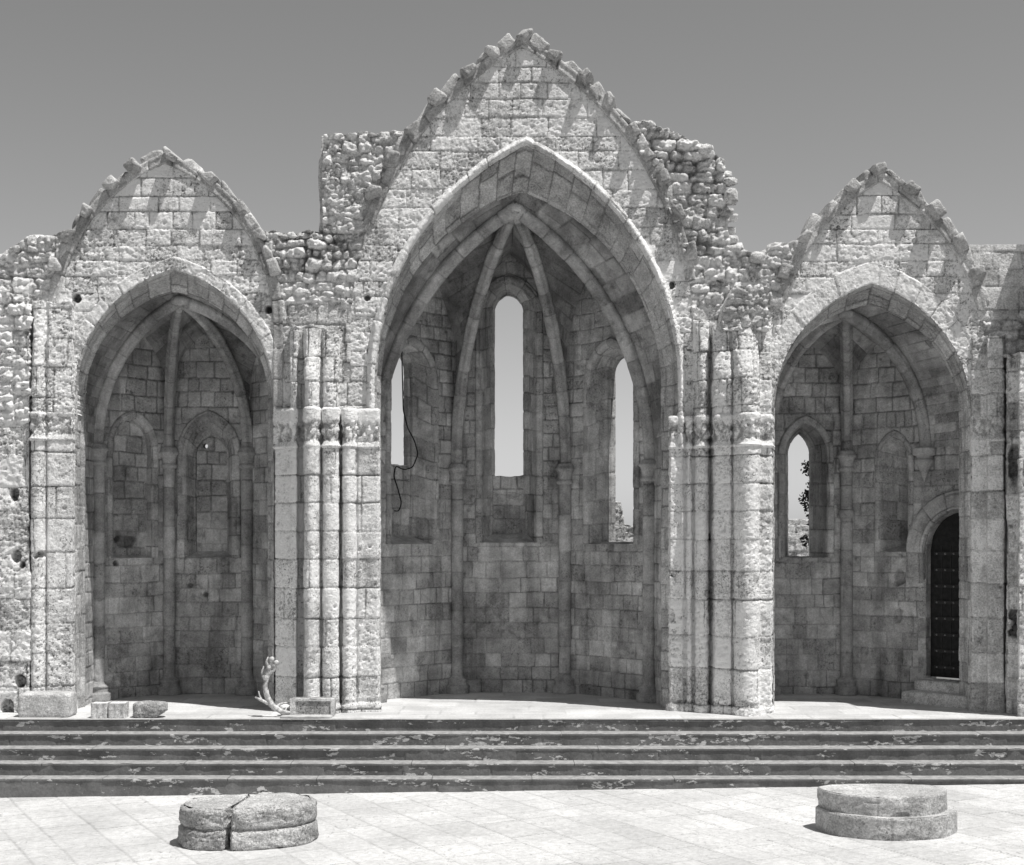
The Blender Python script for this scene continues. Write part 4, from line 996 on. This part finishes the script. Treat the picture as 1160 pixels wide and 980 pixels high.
# beyond the windows
yy = 31.0
def leafcloud(center, fn, n, s, seed):
    r = np.random.default_rng(seed); pts = []
    while len(pts) < n:
        p_ = r.uniform(-1, 1, 3)
        if fn(p_): pts.append(p_)
    pts = np.array(pts); c = pts * np.array(center[1]) + np.array(center[0])
    u = r.normal(size=(n, 3)); u /= np.linalg.norm(u, axis=1, keepdims=True); v = np.cross(u, r.normal(size=(n, 3))); v /= np.linalg.norm(v, axis=1, keepdims=True)
    ss_ = s * r.uniform(.5, 1.3, (n, 1)); u *= ss_; v *= ss_ * .6
    X = np.stack([c - u, c - v, c + u, c + v], 1).reshape(-1, 3); Q = np.arange(4 * n).reshape(n, 4); return X, Q, np.tile([.5, 0, 0], (4 * n, 1))
tx = mx(926, yy); tr = thing('evergreen_tree', (tx, yy, -1.2), 'dark leafy evergreen tree seen through the right apse window', 'tree')
X, Q, a = tube([(tx, yy, -1.25), (tx + .05, yy, 1.2), (tx, yy, 3.6)], [.14, .10, .04], 10, .1); mk('trunk', X, Q, M['bark'], tr, a)
cl = []
r_ = random.Random(5)
for i in range(46):
    t = i / 46; zc_ = .3 + 4.15 * t; rad = .50 * (1 - .55 * t); an = r_.uniform(0, 6.28)
    cl.append(leafcloud(((tx + math.cos(an) * rad * .75, yy + math.sin(an) * rad * .75, zc_), (.22, .22, .2)), lambda q: np.dot(q, q) < 1, 110, .045, 700 + i))
X, Q, a = join(cl); mk('crown', X, Q, M['leaf'], tr, a, smooth=False)
yy = 36.0
X, Q, a = sheet(lambda U, V: np.stack([U, yy + 0 * U, V], -1), mx(860, yy), mx(960, yy), -1.25, mz(586, yy), .03, rel_ashlar(Blocks(0, 12, -2, 6, .22, .05, .35, .15, 801), ero=.8, off=.02, rough=.01), mask=lambda U, V: mz(586, yy) - .05 - V + .03 * fbm(U * 2, V * 0, 2, 1), rim=(0, .5, 0))
mk('garden_wall', X, Q, M['rubble'], origin=None, attr=a); o = bpy.data.objects['garden_wall']; setp(o, 'sunlit stone wall far behind the right apse window', 'wall')
yy = 30.0
X, Q, a = sheet(lambda U, V: np.stack([U, yy + 0 * U, V], -1), mx(680, yy), mx(745, yy), -1.25, mz(560, yy), .03, rel_ashlar(Blocks(0, 8, -2, 6, .25, .06, .35, .15, 803), ero=.8, off=.03, rough=.02), rim=(0, .6, 0),
                mask=lambda U, V: mz(np.interp(U * FPX / yy + VX, [680, 690, 704, 708, 712, 745], [590, 566, 570, 592, 594, 600]), yy) - V + .06 * fbm(U * 4, V * 3, 3, 1))
setp(mk('ruined_wall', X, Q, M['rubble'], attr=a), 'broken rubble wall behind the right lancet window of the central apse', 'wall')

# ================================================================== CAMERA, LIGHT
cam = bpy.data.cameras.new('camera'); co = bpy.data.objects.new('camera', cam); C.objects.link(co)
co.location = (0, 0, ZC); co.rotation_euler = (math.radians(90), 0, 0); cam.sensor_width = 36; cam.lens = 36 * FPX / 1160
cam.shift_x = (580 - VX) / 1160; cam.shift_y = (VY - 490) / 1160; cam.clip_end = 3000; sc.camera = co
from mathutils import Vector
sun = bpy.data.lights.new('sun', 'SUN'); sun.energy = 5.0; sun.angle = math.radians(.53); sun.color = (1, .985, .96)
so = bpy.data.objects.new('sun', sun); C.objects.link(so); so.rotation_euler = Vector((-SUN_A, SUN_B, -1)).to_track_quat('-Z', 'Y').to_euler(); so.location = (8, 10, 25)
w = bpy.data.worlds.new('World'); sc.world = w; w.use_nodes = True; nt = w.node_tree; nt.nodes.clear(); g = G(nt)
sk = g.n('ShaderNodeTexSky', sky_type='NISHITA'); sk.sun_disc = False; sk.sun_elevation = math.atan(1 / math.hypot(SUN_A, SUN_B)); sk.sun_rotation = math.atan2(SUN_A, -SUN_B)
sk.air_density = 1.0; sk.dust_density = .6; sk.ozone_density = 1.0
bw = g.n('ShaderNodeRGBToBW'); g.link(sk.outputs[0], bw.inputs[0]); film = g.math('MULTIPLY', g.math('POWER', bw.outputs[0], 1.08), 1.28)
bg = g.n('ShaderNodeBackground'); bg.inputs[1].default_value = .075; g.link(g.grey(film), bg.inputs[0])
o_ = g.n('ShaderNodeOutputWorld'); g.link(bg.outputs[0], o_.inputs[0])
sc.view_settings.view_transform = 'Standard'; sc.view_settings.look = 'None'; sc.view_settings.exposure = 0; sc.view_settings.gamma = 1
sc.cycles.max_bounces = 6
